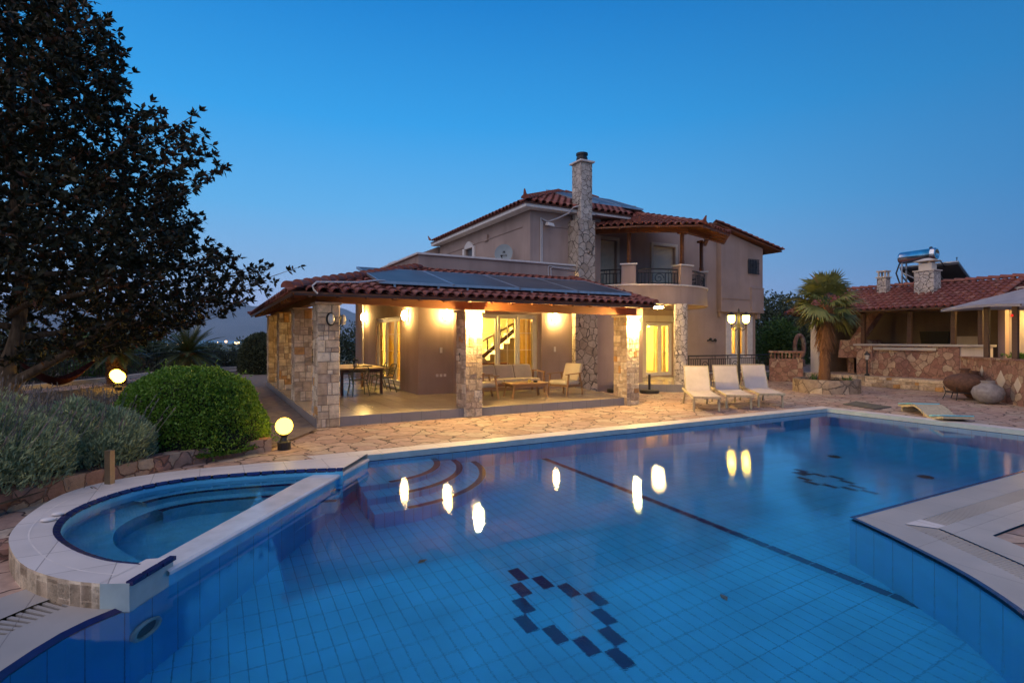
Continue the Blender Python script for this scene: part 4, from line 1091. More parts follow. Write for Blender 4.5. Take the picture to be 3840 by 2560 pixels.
b = MB(); b.lathe([(.08,.95),(.08,.97),(.02,1.0),(.02,1.2)], (5.0,7.3,0), 10); b.build('stem', M['black'], t)
t = thing('side_table', (5.0,7.3,.2), 'small dark table inside carrying the lit table lamp', 'side table')
b = MB(); b.box(4.75,5.25,7.05,7.55,.9,.945); b.build('tabletop', M['darkwood'], t)
for x in (4.79,5.21):
    for y in (7.09,7.51): b = MB(); b.box(x-.025,x+.025,y-.025,y+.025,.2,.9); b.build('leg', M['darkwood'], t)

# globe lamps on low pedestals
def globe_lamp(loc, r, label, gm='globe'):
    t = thing('globe_lamp', (0,0,0), label, 'garden lamp', 'globe lamps in the garden')
    b = MB(); b.lathe([(.1,0),(.105,.12),(.085,.125),(.07,.14),(.05,.2),(.065,.235),(.075,.25)], n=16); b.build('pedestal', M['black'], t)
    b = MB(); b.ball((0,0,.25+r*.96), r, n=24); b.build('globe', M[gm], t, smooth=True)
    place(t, loc); return t
globe_lamp((-.83,-1.95,.0), .135, 'glowing globe lamp on the paving beside the clipped dome bush')
globe_lamp((-4.53,10.3,.12), .19, 'glowing globe lamp on the ground in front of the lit sago palm', 'globe_far')
globe_lamp((-4.72,11.3,.14), .19, 'glowing globe lamp partly hidden behind another globe at the palm trunk', 'globe_far')

# street lamp with two lanterns
t = thing('lamp_post', (15.2,2.16,0), 'black iron lamp post with two glowing lanterns behind the sun loungers', 'lamp post')
b = MB(); b.lathe([(.1,0),(.1,.12),(.065,.16),(.06,.5),(.05,.55),(.045,2.2),(.06,2.22),(.045,2.26),(.035,2.85),(.0,2.95)], (15.2,2.16,0), 10); b.build('pole', M['iron'], t)
for s in (-1, 1):
    dx, dy = R2.x*s, R2.y*s
    b = MB(); b.tube([(15.2,2.16,2.2),(15.2+dx*.14,2.16+dy*.14,2.1),(15.2+dx*.27,2.16+dy*.27,2.2),(15.2+dx*.27,2.16+dy*.27,2.38)], .018, 6); b.tube([(15.2,2.16,2.35),(15.2+dx*.12,2.16+dy*.12,2.28),(15.2+dx*.2,2.16+dy*.2,2.2)], .012, 5); b.build('arm', M['iron'], t)
    c = (15.2+dx*.27, 2.16+dy*.27, 0)
    b = MB(); b.lathe([(.05,2.38),(.09,2.42),(.115,2.46),(.12,2.66)], c, 8); g = b.build('lantern', M['post_lamp'], t)
    b = MB(); b.lathe([(.15,2.665),(.13,2.70),(.06,2.76),(.0,2.8)], c, 8); b.build('lantern_roof', M['iron'], g)

# ------------------------------------------------------------------ veranda furniture
def armchair(label, rz, loc):
    t = thing('armchair', (0,0,0), label, 'armchair', 'cushioned wooden armchairs on the veranda')
    for sx_ in (-.33,.33):
        for y0, y1, z1 in ((-.30,-.24,.60),(.30,.36,.62)):
            b = MB(); b.bar((sx_*1.02,y0-.04*(1 if y0<0 else -2.2),0),(sx_,y1,z1 if y0<0 else .40),.04,.05)
            if y0 > 0: b.bar((sx_,.34,.35),(sx_,.26,.62),.036,.045)
            b.build('leg', M['teak'], t, bevel=.006)
        b = MB(); b.bar((sx_,-.36,.61),(sx_,.36,.63),.06,.025); b.build('armrest', M['teak'], t, bevel=.006)
    b = MB(); b.bar((-.33,-.26,.29),(.33,-.26,.29),.03,.06); b.bar((-.33,.28,.27),(.33,.28,.27),.03,.06)
    for sx_ in (-.33,.33): b.bar((sx_,-.26,.29),(sx_,.30,.27),.03,.06)
    for k in range(5): b.bar((-.31,-.2+.1*k,.305),(.31,-.2+.1*k,.3),.04,.015)
    for k in range(6): b.bar((-.26+.104*k,.33,.38),(-.26+.104*k,.50,.84),.03,.015)
    b.bar((-.3,.5,.84),(.3,.5,.84),.03,.04); b.build('frame', M['teak'], t)
    b = MB(); b.hexa([(-.30,-.33,.32),(.30,-.33,.32),(.30,.30,.30),(-.30,.30,.30),(-.30,-.33,.44),(.30,-.33,.44),(.30,.30,.42),(-.30,.30,.42)]); b.build('seat_cushion', M['cream_cushion'], t, bevel=.04)
    b = MB(); b.hexa([(-.29,.22,.42),(.29,.22,.42),(.29,.34,.42),(-.29,.34,.42),(-.29,.40,.90),(.29,.40,.90),(.29,.52,.88),(-.29,.52,.88)]); b.build('back_cushion', M['cream_cushion'], t, bevel=.04)
    place(t, loc, rz); return t
armchair('cream cushioned wooden armchair at the right end of the coffee table', math.radians(-72), (6.95,1.40,.2))
armchair('cream cushioned wooden armchair half hidden behind the middle column', math.radians(78), (4.55,1.75,.2))
t = thing('sofa', (5.85,2.78,.2), 'grey cushioned three seat sofa with wooden frame under the big window', 'sofa')
for k in range(3):
    x0 = 4.93+.62*k
    b = MB(); b.box(x0,x0+.61,2.42,3.0,.5,.63); b.build('seat_cushion', M['cream_cushion'], t, bevel=.035)
    b = MB(); b.hexa([(x0,2.88,.6),(x0+.61,2.88,.6),(x0+.61,3.02,.6),(x0,3.02,.6),(x0,3.04,1.03),(x0+.61,3.04,1.03),(x0+.61,3.18,1.02),(x0,3.18,1.02)]); b.build('back_cushion', M['cushion'], t, bevel=.04)
b = MB(); b.box(4.86,6.86,2.42,2.46,.42,.49); b.box(4.86,6.86,3.0,3.04,.42,.49); b.box(4.86,4.9,2.461,2.999,.42,.49); b.box(6.82,6.86,2.461,2.999,.42,.49)
for k in range(12): b.bar((4.95+.16*k,2.46,.455),(4.95+.16*k,3.0,.455),.05,.015)
b.bar((4.9,3.2,.98),(6.82,3.2,.98),.03,.06); b.build('frame', M['teak'], t)
for x in (4.86,6.9):
    b = MB(); b.bar((x,2.35,.82),(x,3.1,.84),.06,.025); b.build('armrest', M['teak'], t, bevel=.006)
    b = MB(); b.bar((x,2.40,.2),(x,2.43,.81),.045,.045); b.build('leg', M['teak'], t); b = MB(); b.bar((x,3.12,.2),(x,3.05,.83),.045,.045); b.build('leg', M['teak'], t)
# coffee table
t = thing('coffee_table', (0,0,0), 'low wooden coffee table in front of the grey sofa', 'coffee table')
b = MB(); b.box(-.58,.58,-.36,.36,.37,.41); b.build('tabletop', M['teak'], t, bevel=.008)
b = MB(); b.box(-.5,.5,-.30,-.27,.30,.369); b.box(-.5,.5,.27,.30,.30,.369); b.box(-.5,-.47,-.269,.269,.30,.369); b.box(.47,.5,-.269,.269,.30,.369); b.build('apron', M['teak'], t)
for x in (-.5,.5):
    for y in (-.29,.29): b = MB(); b.bar((x*1.06,y*1.06,0),(x*.93,y*.93,.37),.045,.045); b.build('leg', M['teak'], t)
place(t, (5.72,1.48,.2), math.radians(-5))
t = thing('candle', (5.80,1.42,.61), 'small yellow candle in a glass on the coffee table', 'candle')
b = MB(); b.lathe([(.04,.61),(.045,.68)], (5.80,1.42,0), 12); b.build('wax', plain('yellow_wax', (.7,.5,.08), .5, bumps=0), t); b = MB(); b.lathe([(.048,.612),(.052,.72)], (5.80,1.42,0), 12); b.f = b.f[:12]; b.m = b.m[:12]; b.r = b.r[:12]; b.build('glass', M['glass'], t)
b = MB(); b.lathe([(.05,.61),(.065,.65),(.055,.65),(.04,.62)], (5.98,1.40,0), 12); b.build('ashtray', M['iron'], label='small dark ashtray on the coffee table beside the candle', cat='ashtray')
# dining table with metal chairs
t = thing('dining_table', (2.0,5.5,.2), 'pale topped dining table with dark legs at the far end of the veranda', 'dining table')
b = MB(); b.box(1.25,2.65,4.25,6.9,.92,.96); b.build('tabletop', M['tabletop'], t, bevel=.006)
b = MB(); b.box(1.36,2.54,4.36,4.4,.83,.919); b.box(1.36,2.54,6.74,6.78,.83,.919); b.box(1.36,1.4,4.401,6.739,.83,.919); b.box(2.5,2.54,4.401,6.739,.83,.919); b.build('apron', M['darkwood'], t)
for x in (1.38,2.5):
    for y in (4.40,6.74): b = MB(); b.bar((x,y,.2),(x,y,.92),.07,.07); b.build('leg', M['darkwood'], t)
def dining_chair():
    t = thing('dining_chair', (0,0,0), 'olive metal garden chair', 'chair', 'olive metal chairs round the dining table')
    for sx_ in (-1,1):
        b = MB(); b.tube([(sx_*.25,-.24,0),(sx_*.19,-.17,.44)], .016, 6); b.build('leg', M['greenmetal'], t)
        b = MB(); b.tube([(sx_*.24,.27,0),(sx_*.18,.15,.44)], .016, 6); b.build('leg', M['greenmetal'], t)
    b = MB(); b.tube([(-.2,-.2,.44),(.2,-.2,.44),(.2,.18,.44),(-.2,.18,.44),(-.2,-.2,.44)], .012, 6)
    for k in range(8): b.bar((-.2+.057*k,-.2,.45),(-.2+.057*k,.18,.45),.03,.008)
    b.build('seat', M['greenmetal'], t)
    b = MB(); b.tube([(-.21,.16,.44),(-.22,.24,.70),(-.20,.28,.80),(-.14,.30,.83),(.14,.30,.83),(.20,.28,.80),(.22,.24,.70),(.21,.16,.44)], .017, 6)
    for z in (.55,.61,.67,.73): b.tube([(-.25,-.05,z-.03),(-.22,.15+.1*(z-.44),z),(-.1,.24+.15*(z-.44),z),(.1,.24+.15*(z-.44),z),(.22,.15+.1*(z-.44),z),(.25,-.05,z-.03)], .014, 5)
    b.build('backrest', M['greenmetal'], t)
    for sx_ in (-1,1):
        b = MB(); b.tube([(sx_*.22,.24,.66),(sx_*.27,.0,.65),(sx_*.25,-.17,.63),(sx_*.2,-.19,.45)], .011, 6); b.build('armrest', M['greenmetal'], t)
    return t
dc = dining_chair()
spots = [((1.78,4.12,.2), PI+.05, 'olive metal chair at the near end of the dining table, back to the pool'),
         ((2.72,4.75,.2), -PI/2+.1, 'olive metal chair on the right of the dining table, nearest the house corner'),
         ((2.74,5.75,.2), -PI/2-.1, 'olive metal chair on the right of the dining table, before the glazed door'),
         ((1.15,4.8,.2), PI/2, 'olive metal chair on the left side of the dining table, hidden by the column'),
         ((1.15,5.9,.2), PI/2, 'olive metal chair on the far left side of the dining table'),
         ((2.0,7.1,.2), 0, 'olive metal chair at the far end of the dining table')]
for i, (p, rz, lb) in enumerate(spots):
    o = dc if i == 0 else copy_tree(dc); place(o, p, rz, lb)
t = thing('lantern', (1.95,5.2,.96), 'small wire and glass lantern on the dining table', 'lantern')
b = MB(); b.lathe([(.09,.96),(.09,.98)], (1.95,5.2,0), 12); b.lathe([(.09,1.14),(.09,1.16),(.05,1.18)], (1.95,5.2,0), 12)
for k in range(8): a = k*PI/4; b.bar((1.95+.085*math.cos(a),5.2+.085*math.sin(a),.98),(1.95+.085*math.cos(a),5.2+.085*math.sin(a),1.14),.008,.008)
b.tube([(1.95+.08*math.cos(k*PI/8),5.2,1.16+.09*math.sin(k*PI/8)) for k in range(9)], .005, 4); b.build('cage', M['iron'], t)
b = MB(); b.lathe([(.04,.981),(.04,1.05)], (1.95,5.2,0), 10); b.build('candle', M['white_trim'], t)
b = MB(); b.box(2.12,2.4,5.0,5.2,.96,.985); b.box(2.15,2.38,5.03,5.17,.985,1.0); b.build('tray', M['darkwood'], label='flat dark tray on the dining table beside the lantern', cat='tray')
# parasol bases
for p, lb in (((10.15,3.0,0), 'black parasol base with short tube left of the right-hand column'), ((10.88,2.2,0), 'black parasol base with short tube right of the right-hand column')):
    t = thing('parasol_base', p, lb, 'parasol base', 'parasol bases without parasols')
    b = MB(); b.lathe([(.3,0),(.32,.02),(.32,.09),(.3,.11),(.06,.12)], p, 24); b.build('weight', M['black'], t)
    b = MB(); b.lathe([(.04,.12),(.04,.62)], p, 10); b.build('tube', M['black'], t)

# ------------------------------------------------------------------ inside the lit rooms
t = thing('staircase', (7.2,6.6,.2), 'lit cream staircase with dark banister seen through the big window', 'staircase')
b = MB()
for k in range(11):
    x0 = 6.15+.27*k; b.box(x0,x0+.27,6.2,7.2,.2,.2+.2*(k+2.2))
b.build('steps', M['cream'], t)
b = MB(); b.bar((6.1,6.16,.75),(9.0,6.16,2.9),.05,.14); b.bar((6.1,6.16,1.45),(9.0,6.16,3.6-.7),.06,.06); b.build('handrail', M['darkwood'], t)
for k in range(9):
    x = 6.3+.27*k; z = .9+.2*k; b = MB(); b.lathe([(.022,z),(.035,z+.12),(.018,z+.25),(.035,z+.4),(.022,z+.55)], (x,6.16,0), 8); b.build('baluster', M['darkwood'], t)
b = MB(); b.lathe([(.06,.2),(.06,.9),(.08,1.0),(.05,1.15),(.08,1.4),(.05,1.5),(.07,1.6),(0,1.68)], (6.08,6.16,0), 10); b.build('newel_post', M['darkwood'], t)
t = thing('sofa', (6.0,4.9,.2), 'brown indoor sofa seen low behind the big window', 'sofa')
b = MB(); b.box(5.2,6.8,4.6,5.3,.3,.62); b.build('seat', M['sofa_red'], t, bevel=.05)
b = MB(); b.box(5.2,6.8,4.42,4.62,.3,1.02); b.build('backrest', M['sofa_red'], t, bevel=.06)
for x in (5.05,6.8): b = MB(); b.box(x,x+.17,4.45,5.3,.2,.84); b.build('armrest', M['sofa_red'], t, bevel=.06)
b = MB(); b.box(5.55,6.0,4.5,4.68,1.0,1.18); b.build('cushion', M['cream_cushion'], label='pale cushion on the back of the brown indoor sofa', cat='cushion', bevel=.05)
def curtain(p, q, z0, z1, label, mat, n=9, amp=.045):
    b = MB(); K = n*6; P0 = []; p = V(p); q = V(q); d = (q-p).normalized(); nn = V((-d.y,d.x))
    for k in range(K+1):
        t_ = k/K; c = p.lerp(q, t_)+nn*(amp*math.sin(t_*n*2*PI)+.015*math.sin(t_*17)); P0.append((c.x,c.y))
    P1 = [(x+.02*math.sin(i*.9), y+.03*math.sin(i*.5)) for i, (x, y) in enumerate(P0)]
    b.strip(z3(P1,z0), z3(P0,z1)); return b.build('curtain', M[mat], label=label, cat='curtain', smooth=True)
curtain((6.72,3.95), (7.3,3.9), .25, 2.6, 'golden curtain at the right leaf of the big veranda window', 'curtain', 6)
curtain((3.72,6.55), (3.74,6.95), .25, 2.55, 'golden curtain behind the middle leaf of the side door', 'curtain', 5)
curtain((3.72,7.2), (3.74,8.1), .25, 2.55, 'golden curtain behind the far leaf of the side door', 'curtain', 7)
curtain((14.35,5.7), (15.0,5.72), .3, 2.5, 'cream curtain drawn to the right of the porch door', 'curtain_pale', 6)
curtain((18.45,5.6), (18.8,5.6), .9, 2.5, 'narrow golden curtain at the left of the small window', 'curtain', 4)
curtain((19.2,5.6), (19.55,5.6), .9, 2.5, 'narrow golden curtain at the right of the small window', 'curtain', 4)
t = thing('bed', (14.2,7.4,.28), 'low bed with a yellow lit cover behind the porch door', 'bed')
b = MB(); b.box(13.2,14.6,6.6,8.6,.55,.75); b.build('mattress', M['cream_cushion'], t, bevel=.05)
b = MB(); b.box(13.15,14.65,6.55,8.65,.3,.54); b.build('frame', M['darkwood'], t)
b = MB(); b.box(13.3,13.85,8.05,8.5,.76,.88); b.build('pillow', M['white_trim'], t, bevel=.05)

# ------------------------------------------------------------------ solar panels, dish, aircon
def pv(x0, x1, y0, y1, z0, z1, label, group, frame='galv', post=True):
    t = thing('solar_panel', V(((x0+x1)/2,(y0+y1)/2,(z0+z1)/2))-villa.location, label, None); t.parent = villa
    s_ = (z1-z0)/(y1-y0)
    def zz(y): return z0+(y-y0)*s_
    g = .025
    b = MB(); b.hexa([(x0+g,y0+g,zz(y0+g)-.03),(x1-g,y0+g,zz(y0+g)-.03),(x1-g,y1-g,zz(y1-g)-.03),(x0+g,y1-g,zz(y1-g)-.03),(x0+g,y0+g,zz(y0+g)),(x1-g,y0+g,zz(y0+g)),(x1-g,y1-g,zz(y1-g)),(x0+g,y1-g,zz(y1-g))]); b.build('glass', M['pv'], t)
    b = MB()
    for (p, q) in (((x0+.013,y0),(x0+.013,y1)),((x1-.013,y0),(x1-.013,y1)),((x0,y0+.012),(x1,y0+.012)),((x0,y1-.012),(x1,y1-.012))):
        b.bar((p[0],p[1],zz(p[1])-.022),(q[0],q[1],zz(q[1])-.022),.024,.06)
    b.build('frame', M[frame], t)
    if post:
        for x in (x0+.35, x1-.35):
            b = MB(); b.bar((x,y0+.06,zz(y0)-.05),(x,y0+.06,zz(y0)-.2),.05,.05); b.build('bracket', M['galv'], t)
ex = [1.25,2.97,4.70,6.42,8.2]
for k, w_ in enumerate(('leftmost and bluest of the four solar panels on the veranda roof','second from left of the four solar panels on the veranda roof','third from left of the four solar panels on the veranda roof','rightmost of the four solar panels on the veranda roof, near the balcony')):
    pv(ex[k]+.006, ex[k+1]-.006, 0, 2.1, 3.03, 3.57, w_, 'solar panels on the veranda roof')
for k in range(3):
    x0 = 9.7+1.08*k; pv(x0, x0+1.07, 4.75, 6.75, 6.86, 7.68, ('solar panel on the main roof, next to the chimney','middle solar panel on the main roof','solar panel on the main roof, farthest from the chimney')[k], None, post=False)
t = thing('satellite_dish', (6.85,4.75,4.3), 'pale satellite dish standing on the flat terrace by the upper wall', 'satellite dish')
nrm = V((-.62,-.78,.25)).normalized(); ux = nrm.cross(V((0,0,1))).normalized(); uy = ux.cross(nrm)
c0 = V((6.78,4.78,4.66)); b = MB(); base = len(b.v); NR_ = 6; NA_ = 24
for i in range(NR_+1):
    for j in range(NA_):
        r_ = .31*i/NR_; a = 2*PI*j/NA_; p = c0+ux*(r_*math.cos(a))+uy*(r_*1.08*math.sin(a))+nrm*(.06*(r_/.31)**2); b.v.append(tuple(p))
for i in range(NR_): b.faces(base, [(i*NA_+j,(i+1)*NA_+j,(i+1)*NA_+(j+1)%NA_,i*NA_+(j+1)%NA_) for j in range(NA_)], 0, .5)
b.build('reflector', plain('dish_grey', (.24,.29,.31), .6, var=.05, bumps=0), t, smooth=True)
b = MB(); b.tube([tuple(c0-uy*.3+nrm*.07), tuple(c0-uy*.25+nrm*.36)], .014, 5); b.ball(tuple(c0-uy*.23+nrm*.39), .04, n=8); b.build('feed_arm', M['black'], t)
b = MB(); b.tube([tuple(c0-nrm*.03),(6.9,4.85,4.6),(6.9,4.85,3.5)], .025, 6); b.build('mast', M['galv'], t)
fc = bpy.data.curves.new('lettering', 'FONT'); fc.body = 'nova'; fc.size = .12; fc.align_x = 'CENTER'; fc.extrude = .002
fo_ = bpy.data.objects.new('lettering_source', fc); COL.objects.link(fo_)
dg = bpy.context.evaluated_depsgraph_get(); me = bpy.data.meshes.new_from_object(fo_.evaluated_get(dg)); bpy.data.objects.remove(fo_)
mo = bpy.data.objects.new('lettering', me); COL.objects.link(mo); me.materials.append(M['iron']); mo.parent = t
R_ = Matrix((-ux, uy, nrm)).transposed().to_4x4()
mo.matrix_local = Matrix.Translation(c0-uy*.09+nrm*.02-V(t.location)) @ R_
b = MB(); 
for k in (-1,1): b.bar(c0+ux*(.035*k)+uy*.03+nrm*.012, c0+ux*(.014*k)+uy*.10+nrm*.018, .02, .01); 
b.bar(c0-ux*.04+uy*.06+nrm*.016, c0+ux*.04+uy*.06+nrm*.016, .015, .01); b.build('emblem', M['iron'], t)
t = thing('air_conditioner', (3.85,7.5,3.5), 'white air conditioner unit peeping over the parapet of the flat terrace', 'air conditioner')
b = MB(); b.box(3.7,4.0,7.1,7.95,3.95,4.52); b.build('body', M['whitemetal'], t, bevel=.015)
b = MB(); b.lathe([(.19,0),(.19,.01)], (0,0,0), 16); b.v = [(3.695-v_[2], 7.4+v_[0], 4.25+v_[1]) for v_ in b.v]; b.build('fan_grille', M['black'], t)
b = MB(); b.box(3.72,3.98,7.2,7.25,3.5,3.949); b.build('foot', M['galv'], t); b = MB(); b.box(3.72,3.98,7.8,7.85,3.5,3.949); b.build('foot', M['galv'], t)
t = thing('security_light', (7.72,3.75,5.6), 'white floodlight on a bracket high on the brown upper wall', 'floodlight')
b = MB(); b.hexa([(7.72,3.5,5.5),(8.0,3.5,5.47),(8.0,3.68,5.5),(7.72,3.68,5.53),(7.76,3.52,5.6),(7.96,3.52,5.58),(7.96,3.66,5.62),(7.76,3.66,5.64)]); b.build('head', M['whitemetal'], t, bevel=.01)
b = MB(); b.tube([(7.74,3.78,5.6),(7.76,3.66,5.6)], .018, 6); b.build('bracket', M['galv'], t)

# ------------------------------------------------------------------ sun loungers
def lounger():
    t = thing('sun_lounger', (0,0,0), 'x', 'sun lounger', 'beige sun loungers by the pool')
    # local: foot end at the origin, head towards +y
    b = MB(); b.hexa([(-.30,0,.36),(.30,0,.36),(.30,1.28,.40),(-.30,1.28,.40),(-.30,0,.375),(.30,0,.375),(.30,1.28,.415),(-.30,1.28,.415)]); b.build('seat', M['sling'], t)
    b = MB(); b.hexa([(-.30,1.28,.40),(.30,1.28,.40),(.30,1.63,1.02),(-.30,1.63,1.02),(-.30,1.265,.415),(.30,1.265,.415),(.30,1.615,1.035),(-.30,1.615,1.035)]); b.build('backrest', M['sling'], t)
    b = MB()
    for s in (-.32,.32):
        b.bar((s,-.02,.35),(s,1.95,.40),.03,.055); b.bar((s*.98,1.28,.41),(s*.98,1.65,1.05),.03,.04)
    b.bar((-.33,-.02,.35),(.33,-.02,.35),.03,.055); b.bar((-.33,1.95,.40),(.33,1.95,.40),.03,.055); b.bar((-.32,1.65,1.05),(.32,1.65,1.05),.03,.03); b.bar((-.3,1.5,.78),(-.3,1.85,.38),.025,.03); b.bar((.3,1.5,.78),(.3,1.85,.38),.025,.03)
    b.build('frame', M['wicker'], t, bevel=.006)
    for s in (-.3,.3):
        b = MB(); b.bar((s,.08,.0),(s,.12,.34),.045,.05); b.build('leg', M['wicker'], t, bevel=.006)
        b = MB(); b.bar((s*1.05,1.78,.0),(s,1.55,.37),.045,.05); b.build('leg', M['wicker'], t, bevel=.006)
    return t
lo_ = lounger()
for i, (p, a, lb) in enumerate([((8.86,-2.02,0), -38, 'beige sun lounger nearest the veranda column, at the left end of the row'), ((9.92,-2.12,0), -37, 'beige sun lounger in the middle of the row, in front of the lamp post'), ((11.0,-2.25,0), -36, 'beige sun lounger nearest the palm planter, at the right end of the row')]):
    o = lo_ if i == 0 else copy_tree(lo_); place(o, p, math.radians(a), lb)
# green grey mat and the S shaped pool lounge
b = MB(); b.prism([(13.3,-2.75),(14.3,-2.55),(13.82,-3.72),(12.95,-3.78)], .0, .02); b.build('floor_mat', M['mat'], label='flat grey green mat lying on the paving near the pool corner', cat='mat')
t = thing('pool_lounge', (0,0,0), 'low S shaped pool lounge with turquoise pads at the right pool edge', 'pool lounge')
prof = [(-.9,.16),(-.75,.17),(-.5,.19),(-.25,.24),(-.05,.20),(.2,.1),(.4,.04),(.6,.05),(.85,.10),(.95,.11)]
b = MB(); pr = smooth_line(prof, 4); W_ = .3
for i in range(len(pr)-1):
    (a, za), (c, zc) = pr[i], pr[i+1]; b.hexa([(a,-W_,za-.05),(c,-W_,zc-.05),(c,W_,zc-.05),(a,W_,za-.05),(a,-W_,za),(c,-W_,zc),(c,W_,zc),(a,W_,za)], r=.5)
b.build('shell', M['wicker'], t)
b = MB(); b.hexa([(-.9,-.31,.165),(-.3,-.31,.235),(-.3,.31,.235),(-.9,.31,.165),(-.9,-.31,.19),(-.3,-.31,.26),(-.3,.31,.26),(-.9,.31,.19)]); b.build('head_pad', M['cyan'], t, bevel=.008)
b = MB(); b.hexa([(.42,-.31,.045),(.93,-.31,.115),(.93,.31,.115),(.42,.31,.045),(.42,-.31,.07),(.93,-.31,.14),(.93,.31,.14),(.42,.31,.07)]); b.build('foot_pad', M['cyan'], t, bevel=.008)
b = MB(); b.box(-.88,-.82,-.25,.25,0,.14); b.box(.1,.2,-.26,.26,0,.1); b.build('foot', M['wicker'], t)
place(t, (12.95,-5.05,.0), math.radians(-128))

# square metal post, pebbles, leaves
b = MB(); b.prism([(-2.97,-3.66),(-2.91,-3.70),(-2.87,-3.64),(-2.93,-3.60)], .095, .49); b.build('marker_post', M['bronze'], label='short square metal post on the spa rim in front of the lavender', cat='post', bevel=.006)
for p, s_, lb in (((-3.16,-4.85,.118), .06, 'flat pale pebble on the spa rim, the farther of two'), ((-3.2,-5.02,.118), .065, 'flat pale pebble on the spa rim, the nearer of two')):
    b = MB(); b.ball(p, s_, s_*.7, .018, 12); b.build('pebble', M['white_trim'], label=lb, cat='pebble', smooth=True)
def pool_light(cx_, cy_, cz_, n):
    n = V(n).normalized(); u_ = V((-n.y,n.x,0)); b = MB()
    b.tube([tuple(V((cx_,cy_,cz_))+u_*(.12*math.cos(a*PI/10))+V((0,0,.12*math.sin(a*PI/10)))+n*.02) for a in range(21)], .022, 6, cap=False)
    i = b.add([tuple(V((cx_,cy_,cz_))+u_*(.11*math.cos(a*PI/10))+V((0,0,.11*math.sin(a*PI/10)))+n*.012) for a in range(20)]); b.faces(i, [tuple(range(20))], 1)
    b.build('pool_light', [M['pale_tile'], M['pv']], label='round unlit underwater light in the near left pool wall', cat='pool light')
pool_light(-2.3,-6.80,-.62,(.8,-.58,0))

for (x, y, z, a), lb in (((.05,-6.0,-1.39,.3),'dark fallen leaf on the pool floor near the spa wall'),((2.3,-8.1,-1.39,1.2),'dark fallen leaf on the pool floor between tile picture and lane line')):
    b = MB(); i = b.add([(x,y,z),(x+.06*math.cos(a+.6),y+.06*math.sin(a+.6),z+.02),(x+.13*math.cos(a),y+.13*math.sin(a),z+.008),(x+.06*math.cos(a-.6),y+.06*math.sin(a-.6),z+.015)]); b.faces(i, [(0,1,2,3)])
    b.build('fallen_leaf', M['bark'], label=lb, cat='leaf')
# ------------------------------------------------------------------ raised terrace on the right with the barbecue house
b = MB()
TP = [(16.9,4.35),(19.3,4.15),(20.55,3.6),(20.35,.5),(20.05,-2.6),(20.2,-6.5),(32,-6.5),(32,9.5),(20.2,9.5),(20.11,5.21),(16.9,5.19)]
b.poly(z3(TP,.345)); b.build('terrace', M['paving'], kind='structure')
def rock_wall(P, z0, z1, th, label, name='retaining_wall', courses=(.2,), cat='stone wall', mat='ashlar_rough', out=1):
    # low wall of individually cut stones
    b = MB(); L = 0
    for i in range(len(P)-1):
        p, q = V(P[i]), V(P[i+1]); d = (q-p); ln = d.length; d.normalize(); n = V((d.y,-d.x))*out
        z = z0
        while z < z1-.02:
            h = min(rnd.uniform(*((.10,.17) if z1-z0 < .5 else (.14,.26))), z1-z); 
            if z1-z-h < .06: h = z1-z
            s = -rnd.random()*.15
            while s < ln:
                w = rnd.uniform(.12,.36); a, c = max(0,s), min(ln,s+w); s += w
                if c-a < .04: continue
                g = .008; t = rnd.uniform(.0,.035)
                A = [p+d*(a+g), p+d*(c-g)]
                B_ = [A[0]+n*t, A[1]+n*(t+rnd.uniform(-.012,.012))]
                D_ = [x-n*th for x in A]
                j = rnd.uniform(-.012,.012)
                b.hexa([(*B_[0],z+g),(*B_[1],z+g),(*D_[1],z+g),(*D_[0],z+g),(*B_[0],z+h-g+j),(*B_[1],z+h-g-j),(*D_[1],z+h-g),(*D_[0],z+h-g)])
            z += h
        A = [p-n*.02, q-n*.02, q-n*th, p-n*th]
        b.hexa([(x.x,x.y,z0) for x in A]+[(x.x,x.y,z1-.02) for x in A], m=1, r=.3)
    return b.build(name, [M[mat], M['mortar']], label=label, cat=cat)
rock_wall([(20.55,3.6),(20.35,.5),(20.05,-2.75)], 0, .36, .25, 'long low rough stone wall edging the raised barbecue terrace')
rock_wall([(20.2,3.5),(20.0,.5),(19.72,-2.7)], 0, .15, .3, 'lower ledge of rough stones along the foot of the terrace wall', name='stone_ledge', cat='stone ledge')
# wall under the villa's right-hand walkway, with railing on it
b = MB(); b.hexa([(14.5,4.35,-.05),(19.2,4.15,-.05),(19.2,4.4,-.05),(14.5,4.6,-.05),(14.5,4.35,.36),(19.2,4.15,.36),(19.2,4.4,.36),(14.5,4.6,.36)])
b.hexa([(14.45,4.31,.362),(19.25,4.11,.362),(19.25,4.44,.362),(14.45,4.64,.362),(14.45,4.31,.41),(19.25,4.11,.41),(19.25,4.44,.41),(14.45,4.64,.41)], m=1)
b.build('retaining_wall', [M['pink_stone'],M['coping_low']], label='low pink stone wall with pale coping behind the sun loungers', cat='stone wall')
b = MB(); rail_run(b, [(15.1,4.48),(19.3,4.30),(20.3,4.28)], .42, 1.1, .12, 3); rail_run(b, [(15.1,4.5),(15.12,5.1)], .42, 1.1, .12, 0)
b.bar((20.3,4.28,.4),(20.3,4.28,1.12),.03,.03); b.build('railing', M['iron'], label='black wrought iron railing with scrolls along the villa wall behind the lamp post', cat='railing')
